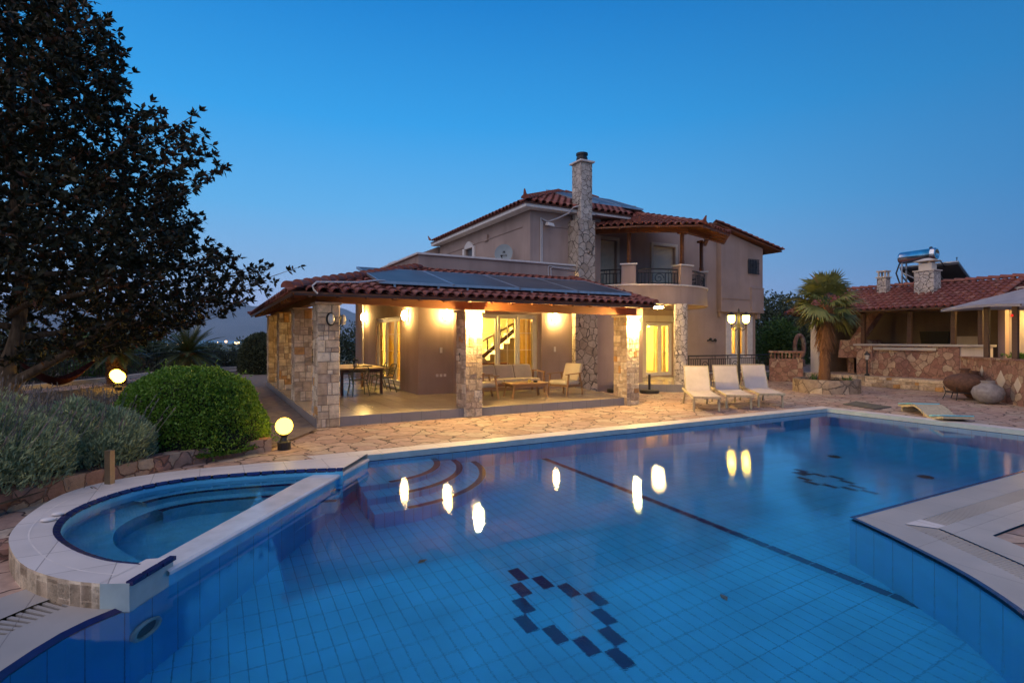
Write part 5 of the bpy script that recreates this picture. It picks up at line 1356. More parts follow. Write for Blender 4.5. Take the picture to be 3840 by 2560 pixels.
# stepped stone pier with urn-like balusters, and ring sculpture
t = thing('balustrade_wall', (19.6,3.3,0), 'pink stone wall with a frieze of short balusters between railing and planter', 'stone wall')
b = MB(); b.hexa([(19.1,3.75,0),(19.9,2.75,0),(20.2,2.95,0),(19.4,3.95,0),(19.1,3.75,.95),(19.9,2.75,.95),(20.2,2.95,.95),(19.4,3.95,.95)]); b.build('wall', M['pink_stone'], t)
b = MB(); b.hexa([(19.05,3.75,1.2),(19.92,2.68,1.2),(20.24,2.94,1.2),(19.38,4.0,1.2),(19.05,3.75,1.29),(19.92,2.68,1.29),(20.24,2.94,1.29),(19.38,4.0,1.29)]); b.build('coping', M['pink_stone'], t, bevel=.01)
for k in range(9):
    f = .06+.88*k/8; x = 19.2+.8*f; y = 3.82-1.0*f
    b = MB(); b.lathe([(.05,.95),(.03,.98),(.055,1.05),(.03,1.15),(.05,1.2)], (x,y,0), 8); b.build('baluster', M['pink_stone'], t)
t = thing('ring_sculpture', (25.3,6.5,.35), 'tall oval stone ring standing before the dark trees', 'sculpture')
b = MB(); c = V((25.3,6.5,1.38)); b.tube([tuple(c+V((R2.x*.24*math.cos(a*PI/14),R2.y*.24*math.cos(a*PI/14),.60*math.sin(a*PI/14)))) for a in range(29)], [.11]*29, 8, cap=False); b.build('ring', M['pink_stone'], t, smooth=True)
b = MB(); b.box(25.1,25.5,6.3,6.7,.34,.72); b.build('base', M['pink_stone'], t, bevel=.02)
t = thing('stone_bench', (27.2,6.0,.35), 'pale low stone bench in the dark beyond the ring', 'bench')
b = MB(); b.bar((26.6,6.8,.78),(28.0,4.9,.78),.4,.08); b.build('seat', M['coping_low'], t)
for x, y in ((26.8,6.5),(27.8,5.2)): b = MB(); b.box(x-.15,x+.15,y-.15,y+.15,.34,.74); b.build('leg', M['coping_low'], t)
# pink wall left of the counter
b = MB(); b.hexa([(24.2,4.5,.34),(25.4,3.9,.34),(25.5,4.15,.34),(24.3,4.75,.34),(24.2,4.5,1.75),(25.4,3.9,1.75),(25.5,4.15,1.75),(24.3,4.75,1.75)]); b.hexa([(25.4,3.9,.34),(22.2,1.95,.34),(22.1,2.15,.34),(25.35,4.15,.34),(25.4,3.9,1.62),(22.2,1.95,1.62),(22.1,2.15,1.62),(25.35,4.15,1.62)], m=1)
b.build('garden_wall', [M['pink_stone'],M['pink_stone']], label='dark pink stone wall behind the fan palm, left of the barbecue counter', cat='stone wall')

# barbecue house
bh = thing('barbecue_house', (23.2,0,.34), 'open fronted barbecue house with pink stone counter under a red tiled roof', 'outbuilding')
XF = 21.3
b = MB()
b.box(XF,XF+.35,-2.05,1.25,.34,1.52); b.box(XF-.06,XF-.003,-2.2,-1.55,.34,1.52); b.box(XF-.06,XF-.003,.7,1.32,.34,1.52)
b.build('counter', M['pink_stone'], bh, bevel=.01)
b = MB(); b.box(XF-.12,XF+.5,-3.05,1.42,1.52,1.60); b.box(XF-.09,XF-.061,-1.5,.66,1.36,1.47); b.build('counter_top', M['coping_low'], bh, bevel=.01)
b = MB(); b.box(XF+.02,XF+.35,-3.0,-2.06,.34,1.518); b.build('wall', M['cream'], bh)
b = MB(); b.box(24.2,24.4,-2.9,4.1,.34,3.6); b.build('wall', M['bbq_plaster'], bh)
b = MB(); b.box(22.3,24.2,-3.1,-2.9,.34,3.4); b.build('wall', M['stucco'], bh)
b = MB(); b.box(22.6,22.8,-9.5,-3.1,.3,3.6); b.build('wall', M['cream'], bh)
b = MB(); b.box(24.05,24.198,-1.7,-.2,1.0,1.9); b.build('serving_shelf', M['cream'], bh)
# corner hearth with sloping hood
b = MB(); b.hexa([(21.8,.9,1.0),(23.2,.9,1.0),(23.2,2.4,1.0),(21.8,2.4,1.0),(21.85,1.35,1.75),(23.1,1.35,1.75),(23.1,2.35,1.75),(21.85,2.35,1.75)])
b.hexa([(21.8,1.5,1.75),(22.2,1.5,1.75),(22.2,1.9,1.75),(21.8,1.9,1.75),(22.5,.95,3.1),(22.9,.95,3.1),(22.9,1.35,3.1),(22.5,1.35,3.1)]); b.build('hearth', M['pink_stone'], bh)
for y in (1.15,-.55,-1.95,-2.75):
    b = MB(); b.box(XF+.06,XF+.20,y-.07,y+.07,1.6,2.92); b.build('post', M['darkwood'], bh, bevel=.006)
b = MB(); b.bar((XF+.13,4.2,2.9),(XF+.13,-3.2,2.9),.14,.16); b.build('beam', M['darkwood'], bh)
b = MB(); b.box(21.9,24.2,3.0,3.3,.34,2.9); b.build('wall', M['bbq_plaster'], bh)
b = MB(); b.box(21.2,21.55,2.9,3.25,.34,2.88); b.build('pillar', M['cream'], bh)
EX, EZ2, RXx, RZ2 = 20.72, 2.93, 23.6, 3.98
y0, y1 = -3.25, 4.2
s2 = (RZ2-EZ2)/(RXx-EX)
b = MB(); tile_roof(b, [(EX,y1,EZ2),(EX,y0,EZ2),(RXx,y0,RZ2),(RXx,y1,RZ2)], (0,-1,0), (1,0,s2), None, .235, .34, .088)
ridge_tiles(b, (RXx,y1,RZ2+.04), (RXx,y0,RZ2+.04), .12, .36); ridge_tiles(b, (EX-.03,y0+.03,EZ2+.03), (RXx,y0+.03,RZ2+.03), .1, .34)
br2 = b.build('roof', M['rooftile'], bh)
b = MB(); slab(b, [(EX,y1,EZ2-.01),(EX,y0,EZ2-.01),(RXx,y0,RZ2-.01),(RXx,y1,RZ2-.01)], .05); slab(b, [(RXx,y0,RZ2-.01),(26.4,y0,EZ2),(26.4,y1,EZ2),(RXx,y1,RZ2-.01)], .05); b.build('roof_boards', M['darkwood'], br2)
# lower side roof running off to the right
b = MB(); P = [(20.9,-3.1,2.9),(20.9,-9.6,2.9),(23.6,-9.6,3.78),(23.6,-3.1,3.78)]
tile_roof(b, P, (0,-1,0), (1,0,.88/2.7), None); ridge_tiles(b, (23.6,-3.1,3.82), (23.6,-9.6,3.82), .12, .36); sr = b.build('roof', M['rooftile'], bh)
b = MB(); slab(b, [(p[0],p[1],p[2]-.01) for p in P], .05); b.build('roof_boards', M['darkwood'], sr)
# chimneys of the barbecue house
b = MB(); b.box(22.7,23.05,.95,1.3,3.55,4.35); c1 = b.build('chimney', M['rubble_small'], bh, label='slim stone chimney at the left of the barbecue roof')
b = MB(); b.box(22.66,23.09,.91,1.34,4.35,4.39); b.box(22.72,22.78,.97,1.03,4.39,4.6); b.box(22.97,23.03,.97,1.03,4.39,4.6); b.box(22.72,22.78,1.22,1.28,4.39,4.6); b.box(22.97,23.03,1.22,1.28,4.39,4.6); b.box(22.68,23.07,.93,1.32,4.6,4.65); b.build('chimney_cap', M['cream'], c1)
b = MB(); b.box(22.3,22.85,-.95,-.28,3.4,4.42); c2 = b.build('chimney', M['rubble_small'], bh, label='wide stone chimney in front of the solar water heater')
b = MB(); b.box(22.26,22.89,-.99,-.24,4.42,4.46); b.box(22.38,22.76,-.85,-.40,4.46,4.72); b.box(22.3,22.85,-.95,-.3,4.78,4.81); b.hexa([(22.25,-1.0,4.81),(22.9,-1.0,4.81),(22.9,-.25,4.81),(22.25,-.25,4.81),(22.5,-.7,4.93),(22.65,-.7,4.93),(22.65,-.55,4.93),(22.5,-.55,4.93)])
for x in (22.38,22.72):
    for y in (-.8,-.45): b.box(x,x+.04,y,y+.05,4.72,4.78)
b.build('chimney_cap', M['cream'], c2)
b = MB(); b.hexa([(23.9,-.75,1.6),(24.1,-.75,1.6),(24.1,.2,1.6),(23.9,.2,1.6),(23.85,-.8,2.1),(24.1,-.8,2.1),(24.1,.25,2.1),(23.85,.25,2.1)]); b.build('grill_box', M['black'], label='black metal grill standing behind the barbecue counter', cat='grill')
# solar water heater
t = thing('solar_water_heater', (23.9,.3,3.9), 'silver solar water heater tank with dark collector on the barbecue roof', 'water heater')
b = MB(); b.lathe([(.0,0),(.2,.01),(.245,.05),(.25,.1),(.25,1.2),(.262,1.205),(.262,1.24),(.25,1.245),(.25,1.33),(.22,1.38),(.16,1.385),(.155,1.36),(.0,1.36)], (0,0,0), 28)
b.v = [(23.9+v_[0], 1.02-v_[2], 5.22+v_[1]+.02*v_[2]) for v_ in b.v]; b.build('tank', M['steel'], t, smooth=True)
b = MB(); b.hexa([(24.2,1.15,4.78),(24.2,-.95,4.78),(25.9,-.95,3.75),(25.9,1.15,3.75),(24.24,1.15,4.86),(24.24,-.95,4.86),(25.94,-.95,3.83),(25.94,1.15,3.83)]); b.build('collector', M['pv'], t)
b = MB()
for y in (1.15,.1,-.95): b.bar((24.2,y,4.88),(25.95,y,3.84),.04,.05)
b.bar((24.2,1.17,4.88),(24.2,-.97,4.88),.04,.05); b.bar((25.95,1.17,3.84),(25.95,-.97,3.84),.04,.05)
for y in (.85,-.15):
    b.bar((23.75,y,3.9),(23.75,y,5.0),.05,.05); b.bar((24.1,y,3.9),(24.1,y,5.0),.05,.05); b.bar((23.75,y,4.9),(25.6,y,3.9),.04,.04); b.bar((23.75,y,4.45),(24.7,y,3.9),.04,.04)
b.bar((23.75,.85,4.6),(23.75,-.15,4.0),.035,.035); b.build('frame', M['galv'], t)
b = MB(); b.tube([(23.9,1.02,5.0),(23.8,1.1,4.6),(23.85,1.0,4.2),(24.0,.8,3.9)], .03, 6); b.tube([(24.0,-.4,5.0),(24.1,-.5,4.8),(24.2,-.5,4.7)], .025, 6); b.lathe([(.015,5.05),(.015,5.42),(.04,5.43),(.0,5.46)], (24.6,-.75,-.35), 6); b.ball((23.9,-.15,5.5), .07, n=8); b.build('pipe', M['black'], t)

# wall light, small hedge and stone wall with posts at the right edge
t = thing('wall_spotlight', (22.45,-3.9,2.6), 'lit spotlight on the pale wall behind the canopy post', 'wall lamp')
b = MB(); b.ball((22.42,-4.02,2.60),.12,.16,.07,12); b.build('glass', M['lamp'], t, smooth=True); b = MB(); b.box(22.5,22.6,-4.1,-3.95,2.55,2.68); b.build('bracket', M['black'], t)
t = thing('low_wall', (18.4,-4.2,0), 'chest high pink stone wall set with pale diamond stones at the right edge', 'stone wall')
W0, W1 = V((19.45,-2.95)), V((15.6,-6.75)); wd_ = (W1-W0).normalized(); wn_ = V((wd_.y,-wd_.x))
if wn_.dot(V((-19,-7))) < 0: wn_ = -wn_
def wp(s, o=0): p = W0+wd_*s+wn_*o; return p
LW = (W1-W0).length
A = [wp(0), wp(LW), wp(LW,-.35), wp(0,-.35)]
b = MB(); b.hexa([(p.x,p.y,-.05) for p in A]+[(p.x,p.y,1.18) for p in A]); b.build('wall', M['pink_stone'], t, bevel=.01)
A = [wp(-.04,.04), wp(LW,.04), wp(LW,-.39), wp(-.04,-.39)]
b = MB(); b.hexa([(p.x,p.y,1.182) for p in A]+[(p.x,p.y,1.24) for p in A]); b.build('coping', M['pink_stone'], t, bevel=.01)
for s, z, k in ((1.35,.84,.17),(2.35,.62,.30),(3.15,.55,.22)):
    b = MB(); w2 = k*.5 if k < .2 else k*.8
    i = b.add([(*wp(s-w2,.012),z),(*wp(s,.012),z-k),(*wp(s+w2,.012),z),(*wp(s,.012),z+k),(*wp(s-w2*.9,.022),z),(*wp(s,.022),z-k*.9),(*wp(s+w2*.9,.022),z),(*wp(s,.022),z+k*.9)])
    b.faces(i, [(4,5,6,7),(0,1,5,4),(1,2,6,5),(2,3,7,6),(3,0,4,7)]); b.build('inset_stone', M['cream'], t)
for s, r_, lb in ((1.15,-.2,'dark wooden post on the low pink wall, left of the pair under the canopy'),(2.62,-.2,'dark wooden post on the low pink wall, right of the pair under the canopy')):
    p = wp(s, r_); b = MB(); b.box(p.x-.065,p.x+.065,p.y-.065,p.y+.065,1.24,2.78); b.build('canopy_post', M['darkwood'], label=lb, cat='post', group='wooden posts on the low wall', bevel=.008)
p = wp(2.66,-.1); b = MB(); b.box(p.x-.02,p.x+.02,p.y-.02,p.y+.02,2.42,2.48); b.build('red_lamp', M['red_light'], label='small red light on the right-hand wooden post', cat='indicator lamp')
# ------------------------------------------------------------------ canopy, urns, palm
t = thing('canopy', (18.3,-5.1,0), 'grey square parasol canopy over the low wall at the right edge', 'parasol')
Cn = [(17.94,-3.05,2.7),(16.25,-5.54,2.7),(18.74,-7.22,2.7),(20.43,-4.73,2.7)]; ap = (18.35,-5.13,3.28)
b = MB()
for i in range(4):
    p, q, a = V(Cn[i]), V(Cn[(i+1)%4]), V(ap); n_ = 8
    rows = []
    for k in range(n_+1):
        f = k/n_; l = p.lerp(a,f); r_ = q.lerp(a,f); rows.append([l.lerp(r_, j/6) - V((0,0,.05*math.sin(PI*f)*math.sin(PI*j/6)+ (.06*math.sin(PI*j/6) if k == 0 else 0)*(-1))) for j in range(7)])
    for k in range(n_):
        for j in range(6): b.q(rows[k][j],rows[k][j+1],rows[k+1][j+1],rows[k+1][j])
    for j in range(6):
        c_, d_ = rows[0][j], rows[0][j+1]; b.q(c_-V((0,0,.07)), d_-V((0,0,.07)), d_, c_)
b.build('cloth', M['canopy'], t)
b = MB(); b.lathe([(.04,.0),(.04,3.3)], (ap[0],ap[1],0), 10); b.lathe([(.4,0),(.4,.1),(.05,.12)], (ap[0],ap[1],0), 20); b.build('pole', M['darkwood'], t)
for c_ in Cn:
    b = MB(); b.bar(V(ap)-V((0,0,.08)), V(c_)-V((0,0,.03)), .03, .04); b.build('rib', M['darkwood'], t)

t = thing('urn_on_stand', (17.75,-3.75,0), 'big round rusty urn on a black iron stand before the low pink wall', 'urn')
b = MB(); b.lathe([(.06,.18),(.28,.22),(.46,.36),(.52,.50),(.46,.63),(.28,.74),(.12,.78),(.10,.86),(.14,.90),(.14,.92),(.0,.93)], (17.75,-3.75,0), 28); b.build('body', M['rust'], t, smooth=True)
for k in range(6):
    a = k*PI/3; c_, s_ = math.cos(a), math.sin(a); b = MB(); b.tube([(17.75+.52*c_,-3.75+.52*s_,0),(17.75+.44*c_,-3.75+.44*s_,.2),(17.75+.5*c_,-3.75+.5*s_,.38)], .014, 5); b.build('leg', M['iron'], t)
b = MB(); b.tube([(17.75+.46*math.cos(k*PI/10),-3.75+.46*math.sin(k*PI/10),.22) for k in range(21)], .014, 5); b.build('hoop', M['iron'], t)
def pot(loc, s, mat, label, lying=False):
    b = MB(); b.lathe([(.0,0),(.2*s,.02*s),(.36*s,.16*s),(.42*s,.34*s),(.36*s,.5*s),(.2*s,.6*s),(.16*s,.66*s),(.2*s,.7*s),(.17*s,.7*s),(.13*s,.62*s)], (0,0,0), 24)
    if lying: b.v = [(v_[0], v_[2]*.95-.35*s, v_[1]+.42*s-.05*s) for v_ in b.v]
    o = b.build('clay_pot', mat, label=label, cat='pot', smooth=True, local=True); o.location = loc; return o
pot((17.1,-4.55,.0), .9, M['clay_grey'], 'squat grey clay pot on the paving right of the rusty urn')
o = pot((18.3,-3.75,.0), .95, M['rust'], 'tall dark pot half hidden behind the big urn'); o.scale = (.8,.8,1.25)
# lantern on short post
t = thing('bollard_lantern', (22.0-1.55,1.0-.3,.345), 'small black garden lantern on a short post before the barbecue counter', 'garden lamp')
x, y = 20.9, .72
b = MB(); b.lathe([(.09,.345),(.09,.40),(.035,.43),(.03,.95),(.06,.98)], (x,y,0), 10); b.build('post', M['iron'], t)
b = MB(); b.lathe([(.05,.98),(.09,1.16)], (x,y,0), 6); b.build('glass', M['unlit'], t); b = MB(); b.lathe([(.12,1.16),(.06,1.24),(.02,1.3),(.0,1.33)], (x,y,0), 6); b.build('cap', M['iron'], t)
t.location = (x,y,.345)
for ch in t.children: ch.location = V((20.45,.7,.345))-V((x,y,.345))

# planter with fan palm
t = thing('planter', (16.55,-.3,0), 'octagonal stone planter with pale inset slabs round the palm', 'planter')
c_ = (16.55,-.3); R_ = 1.02
b = MB(); ot = [(c_[0]+R_*math.cos(a*PI/10), c_[1]+R_*math.sin(a*PI/10)) for a in range(20)]; it = [(c_[0]+(R_-.2)*math.cos(a*PI/10), c_[1]+(R_-.2)*math.sin(a*PI/10)) for a in range(20)]
for i in range(20):
    p, q = ot[i], ot[(i+1)%20]; p2, q2 = it[i], it[(i+1)%20]
    b.hexa([(*p,-.02),(*q,-.02),(*q2,-.02),(*p2,-.02),(*p,.44),(*q,.44),(*q2,.44),(*p2,.44)])
b.build('wall', M['planter_stone'], t)
b = MB(); b.lathe([(0,.37),(R_-.19,.37)], (*c_,0), 20); b.f=[f for f in b.f]; b.build('soil', M['soil'], t)
def frond_fan(b, o, d, L, n=24, spread=2.7, m=0):
    # fan leaf: petiole plus radiating pleated segments
    o = V(o); d = V(d).normalized(); s = d.cross(V((0,0,1)))
    s = s.normalized() if s.length > .05 else V((1,0,0)); u = s.cross(d)
    pet = L*.48; pts = [o, o+d*pet*.5+V((0,0,.03)), o+d*pet]
    b.tube(pts, [.014,.01,.008], 4, m=1)
    h = pts[-1]; rr = rnd.random()
    d = (d-V((0,0,rnd.uniform(.1,.5)))).normalized(); s = (d.cross(V((0,0,1)))+V((0,0,rnd.uniform(-.5,.5)))).normalized(); u = s.cross(d)
    for k in range(n):
        a = (k/(n-1)-.5)*spread; ln = L*.62*(1-.18*abs(a))*rnd.uniform(.9,1.05)
        dr = (d*math.cos(a)+s*math.sin(a)+u*rnd.uniform(-.05,.12)).normalized()
        side = dr.cross(u).normalized()*.021*L/1.1
        m1 = h+dr*ln*.55; tip = h+dr*ln-V((0,0,rnd.uniform(.1,.34)*ln))
        r_ = min(1, max(0, rr*.6+rnd.random()*.4))
        i = b.add([h-side*.3, h+side*.3, m1+side*1.5+u*.006, m1-side*1.5+u*.006, tip]); b.faces(i, [(0,1,2,3),(3,2,4)], m, r_)
p = thing('fan_palm', (16.35,-.35,.37), 'fan palm with shaggy brown trunk growing from the round stone planter', 'palm tree')
px_, py_ = 16.4, -.35
b = MB(); b.tube([(px_-.06,py_,.3),(px_-.04,py_,.9),(px_,py_,1.5),(px_+.03,py_,2.2),(px_+.02,py_,2.95)], [.2,.15,.15,.2,.22], 12); 
for k in range(900):   # old leaf bases and hanging fibre skirt
    z = rnd.uniform(1.45,2.8) if k < 650 else rnd.uniform(.45,1.6); a = rnd.random()*2*PI; R_ = (.2 if z > 1.4 else .15); L = rnd.uniform(.2,.6) if z > 1.8 else rnd.uniform(.06,.2)
    o = V((px_+R_*math.cos(a), py_+R_*math.sin(a), z)); d = V((math.cos(a)*rnd.uniform(.15,.55), math.sin(a)*rnd.uniform(.15,.55), -1)).normalized(); s = V((-math.sin(a),math.cos(a),0))*rnd.uniform(.008,.022)
    b.q(o-s,o+s,o+d*L+s*.3,o+d*L-s*.3)
b.build('trunk', M['palm_fibre'], p)
b = MB()
for k in range(40):
    t_ = k/39; el = math.radians(85-t_*120+rnd.uniform(-8,8)); a = k*2.39996+rnd.uniform(-.2,.2)
    d = V((math.cos(a)*math.cos(el), math.sin(a)*math.cos(el), math.sin(el)))
    frond_fan(b, (px_+.02,py_,2.95-.25*t_), d, rnd.uniform(1.05,1.45)*(1 if el > -.2 else .8))
b.build('crown', [M['palm_leaf'], M['green_leaf']], p)
# little plants in the planter
for k, (dx, dy, n_, hh, lb) in enumerate(((-.55,.1,16,.25,'small spiky green plant at the left of the palm planter'),(.35,-.55,14,.18,'small low plant at the right of the palm planter'),(.05,-.7,14,.16,'small low plant at the front of the palm planter'))):
    b = MB()
    for j in range(n_):
        a = rnd.random()*2*PI; o = V((c_[0]+dx+rnd.uniform(-.12,.12), c_[1]+dy+rnd.uniform(-.12,.12), .37)); tip = o+V((math.cos(a)*hh*.7, math.sin(a)*hh*.7, hh*rnd.uniform(.6,1.3))); s = V((-math.sin(a),math.cos(a),0))*.014
        b.q(o-s,o+s,(o+tip)/2+s+V((0,0,.03)),tip)
    b.build('plant', M['green_leaf'], label=lb, cat='plant')

# ------------------------------------------------------------------ leaf helpers
def leaf(b, o, d, L, W, m=0, r=None, droop=0):
    o = V(o); d = V(d)
    s = d.cross(V((rnd.uniform(-1,1),rnd.uniform(-1,1),rnd.uniform(-.2,1.4))))
    if s.length < 1e-3: return
    s = s.normalized()*W; mid = o+d*(L*.5)
    i = b.add([o, mid+s, o+d*L-V((0,0,droop)), mid-s]); b.faces(i, [(0,1,2,3)], m, r)
def rdir(up=0):
    while True:
        v = V((rnd.uniform(-1,1),rnd.uniform(-1,1),rnd.uniform(-1,1)))
        if .05 < v.length < 1: v.normalize(); v.z += up; return v.normalized()

# ------------------------------------------------------------------ magnolia tree
mg = thing('magnolia_tree', (-6.25,6.3,.12), 'big dark magnolia tree with glossy leaves filling the left of the picture', 'tree')
TX, TY = -6.25, 6.3
prof = [(1.3,2.0),(1.8,3.5),(2.3,4.8),(2.8,5.5),(3.4,5.55),(4.1,5.05),(5,4.6),(6,4.1),(6.9,3.65),(7.8,2.95),(8.8,2.4),(9.6,1.7),(10.6,1.1),(11.6,.5),(12.2,.1)]
def mR(z):
    for (a, ra), (c, rc) in zip(prof, prof[1:]):
        if a <= z <= c: return ra+(rc-ra)*(z-a)/(c-a)
    return 0
b = MB()
trunk = smooth_line([(TX-.05,TY,-.1),(TX+.02,TY,.5),(TX-.05,TY-.02,1.1),(TX+.12,TY,1.8),(TX+.2,TY+.1,3.0),(TX+.1,TY,5.5),(TX,TY,8.5),(TX,TY,11)], 3)
b.tube(trunk, [.25-.21*min(1,(k/len(trunk))**.9) if k > 2 else .33-.03*k for k in range(len(trunk))], 12)
limbs = []
def limb(pts, r0): 
    P = smooth_line(pts, 4); b.tube(P, [r0*(1-.8*k/len(P)) for k in range(len(P))], 7); limbs.append(P)
limb([(TX,TY,.7),(TX+R2.x*.7,TY+R2.y*.7,1.05),(TX+R2.x*1.5,TY+R2.y*1.5,1.5),(TX+R2.x*2.4,TY+R2.y*2.4,2.1),(TX+R2.x*3.2,TY+R2.y*3.2,3.0)], .14)
limb([(TX,TY,.9),(TX-R2.x*.5,TY-R2.y*.5,1.6),(TX-R2.x*.6,TY-R2.y*.6,2.6),(TX-R2.x*.3,TY-R2.y*.3,3.6),(TX+.2,TY-1,5)], .16)
for k in range(26):
    z0 = 1.8+k*.3; a = k*2.4+.4; z1 = z0+rnd.uniform(.6,1.8); R_ = mR(min(11.8,z1))*.85
    limb([(TX,TY,z0),(TX+R_*.35*math.cos(a),TY+R_*.35*math.sin(a),z0+.35*(z1-z0)),(TX+R_*.7*math.cos(a+.15),TY+R_*.7*math.sin(a+.15),z0+.6*(z1-z0)),(TX+R_*math.cos(a+.1),TY+R_*math.sin(a+.1),z1)], .09)
b.build('trunk', M['bark'], mg, smooth=True)
b = MB()
lump = [(rnd.random()*2*PI, rnd.uniform(2,11), rnd.uniform(.12,.34)) for _ in range(60)]
def rosette(p, out, n, L):
    old = rnd.random()
    for k in range(n):
        d = (out*rnd.uniform(.25,1.0)+rdir(.15)*.95).normalized()
        l = L*rnd.uniform(.75,1.15); leaf(b, p, d, l, l*.21, r=rnd.random() if old > .12 else rnd.uniform(.8,1), droop=rnd.uniform(0,.03))
cnt = 0
camp = V((-1.867,-11.584,1.8))
while cnt < 8800:
    z = rnd.uniform(1.3,12.1); R_ = mR(z)
    if rnd.random() > (R_+.4)/6: continue
    a = rnd.random()*2*PI
    w_ = .80
    for (la, lz, lh) in lump:
        da = (a-la+PI)%(2*PI)-PI; q_ = (da*R_/.75)**2+((z-lz)/.6)**2
        if q_ < 4: w_ += lh*math.exp(-q_)
    f = rnd.random()**.42
    rr = R_*w_*f
    if rnd.random() < .10: rr = R_*w_*rnd.uniform(1.0,1.09)
    p = V((TX+rr*math.cos(a), TY+rr*math.sin(a), z+rnd.uniform(-.15,.15)))
    fw = (p-camp).dot(F2)
    if fw < 6.6: continue
    if z < 2.5 and (rr < R_*.45 or (p-V((TX,TY,z))).dot(F2) < -1.2) : continue
    out = V((math.cos(a), math.sin(a), .45+.15*(z-5)/5)).normalized()
    if f > .9 and rnd.random() < .5:
        L_ = rnd.uniform(.15,.4); b.tube([p-out*.5, p, p+out*L_], [.012,.008,.004], 3, m=1, cap=False); rosette(p+out*L_, out, 7, .19); rosette(p+out*L_*.3, out, 6, .18)
    rosette(p, out, rnd.randint(8,11), rnd.uniform(.15,.205)); cnt += 1
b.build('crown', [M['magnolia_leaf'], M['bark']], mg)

# ------------------------------------------------------------------ clipped dome bush
def shell_bush(name, c, rx, ry, z0, h, n, label, mat, cat='bush', pw=2.4, L=(.028,.05), yaw=0, core='core'):
    t = thing(name, (c[0],c[1],z0), label, cat)
    b = MB(); cyw, syw = math.cos(yaw), math.sin(yaw)
    def pt(k=1.0):
        a = rnd.random()*2*PI; u = rnd.random(); 
        t_ = math.acos(1-u*1.12) if u*1.12 < 1 else PI/2+(u*1.12-1)*1.6
        s, cc = math.sin(t_), math.cos(t_)
        f = lambda v, e: math.copysign(abs(v)**e, v)
        x = rx*f(s*math.cos(a), .9); y = ry*f(s*math.sin(a), .9); zz = h*f(cc, .78)
        nz = noise.noise((x*2.4+c[0], y*2.4, zz*2.4))*.085+noise.noise((x*6, y*6, zz*6))*.035
        k2 = k+nz
        n_ = V((x/rx**2, y/ry**2, max(-.3,zz)/h**2)).normalized()
        X, Y = x*k2, y*k2
        return V((c[0]+X*cyw-Y*syw, c[1]+X*syw+Y*cyw, z0+max(.0,zz*k2+.06))), V((n_.x*cyw-n_.y*syw, n_.x*syw+n_.y*cyw, n_.z))
    for k in range(n):
        p, nn = pt(rnd.uniform(.94,1.0)); L_ = rnd.uniform(*L)
        d = (nn*.7+rdir(.2)).normalized(); leaf(b, p, d, L_, L_*.38)
    for k in range(n//400):
        p, nn = pt(1.0); d = (nn+rdir(.5)*.5).normalized(); L_ = rnd.uniform(.05,.16); b.tube([p,p+d*L_], .002, 3, cap=False)
        for j in range(6): leaf(b, p+d*L_*(.3+.12*j), (d+rdir()).normalized(), rnd.uniform(*L)*1.2, L[0]*.4)
    b.build('foliage', M[mat], t)
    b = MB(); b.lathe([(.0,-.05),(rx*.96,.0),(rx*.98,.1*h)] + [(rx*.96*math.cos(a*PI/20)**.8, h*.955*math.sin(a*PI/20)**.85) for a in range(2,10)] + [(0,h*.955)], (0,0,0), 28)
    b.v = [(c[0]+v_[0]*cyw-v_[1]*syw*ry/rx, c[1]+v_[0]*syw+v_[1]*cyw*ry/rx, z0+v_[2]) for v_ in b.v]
    b.build('dark_core', M[core], t); return t  # solid near-black core inside the leaf shell
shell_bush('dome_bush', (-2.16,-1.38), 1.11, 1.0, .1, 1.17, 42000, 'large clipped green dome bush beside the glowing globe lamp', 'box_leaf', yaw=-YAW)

# ------------------------------------------------------------------ lavender
def lavender(c, rx, ry, h, n, label, stalks):
    t = thing('lavender_bush', (c[0],c[1],.1), label, 'lavender bush', 'lavender bushes')
    b = MB(); cyw, syw = math.cos(-YAW), math.sin(-YAW)
    for k in range(n):
        a = rnd.random()*2*PI; f = rnd.random()**.55; x, y = rx*f*math.cos(a), ry*f*math.sin(a)
        top = h*(1-.55*f*f)*(1+.3*noise.noise((x*2+c[0], y*2, 0)))
        z = .05+top*rnd.random()**.6
        p = V((c[0]+x*cyw-y*syw, c[1]+x*syw+y*cyw, .1+z)); out = V((math.cos(a-YAW)*f, math.sin(a-YAW)*f, 0))
        for j in range(3):
            d = (V((0,0,1.0))+out*.8+rdir()*.75).normalized(); L_ = rnd.uniform(.04,.09); leaf(b, p+rdir()*.02, d, L_, L_*.12)
    b.build('foliage', M['lavender_leaf'], t)
    b = MB()
    for k in range(stalks):
        a = rnd.random()*2*PI; f = rnd.random()**.5; x, y = rx*f*math.cos(a), ry*f*math.sin(a); o = V((c[0]+x*cyw-y*syw, c[1]+x*syw+y*cyw, .1+h*(1-.5*f*f)*.8))
        d = (V((0,0,1))+V((math.cos(a),math.sin(a),0))*f*.5+rdir()*.25).normalized(); L_ = rnd.uniform(.2,.5); e = o+d*L_
        b.tube([o,e], .0035, 3, cap=False); b.tube([e,e+d*.05], [.009,.004], 4, cap=False)
    b.build('stalks', M['lavender_dry'], t); return t
lavender((-4.55,-3.2), 1.35, 1.0, 1.0, 20000, 'grey green lavender bush at the left edge of the bed', 330)
lavender((-3.45,-2.45), .9, .85, .78, 13000, 'grey green lavender bush next to the clipped dome bush', 120)
lavender((-5.2,-.9), 1.4, 1.2, .95, 11000, 'grey green lavender bush farther back below the magnolia trunk', 200)
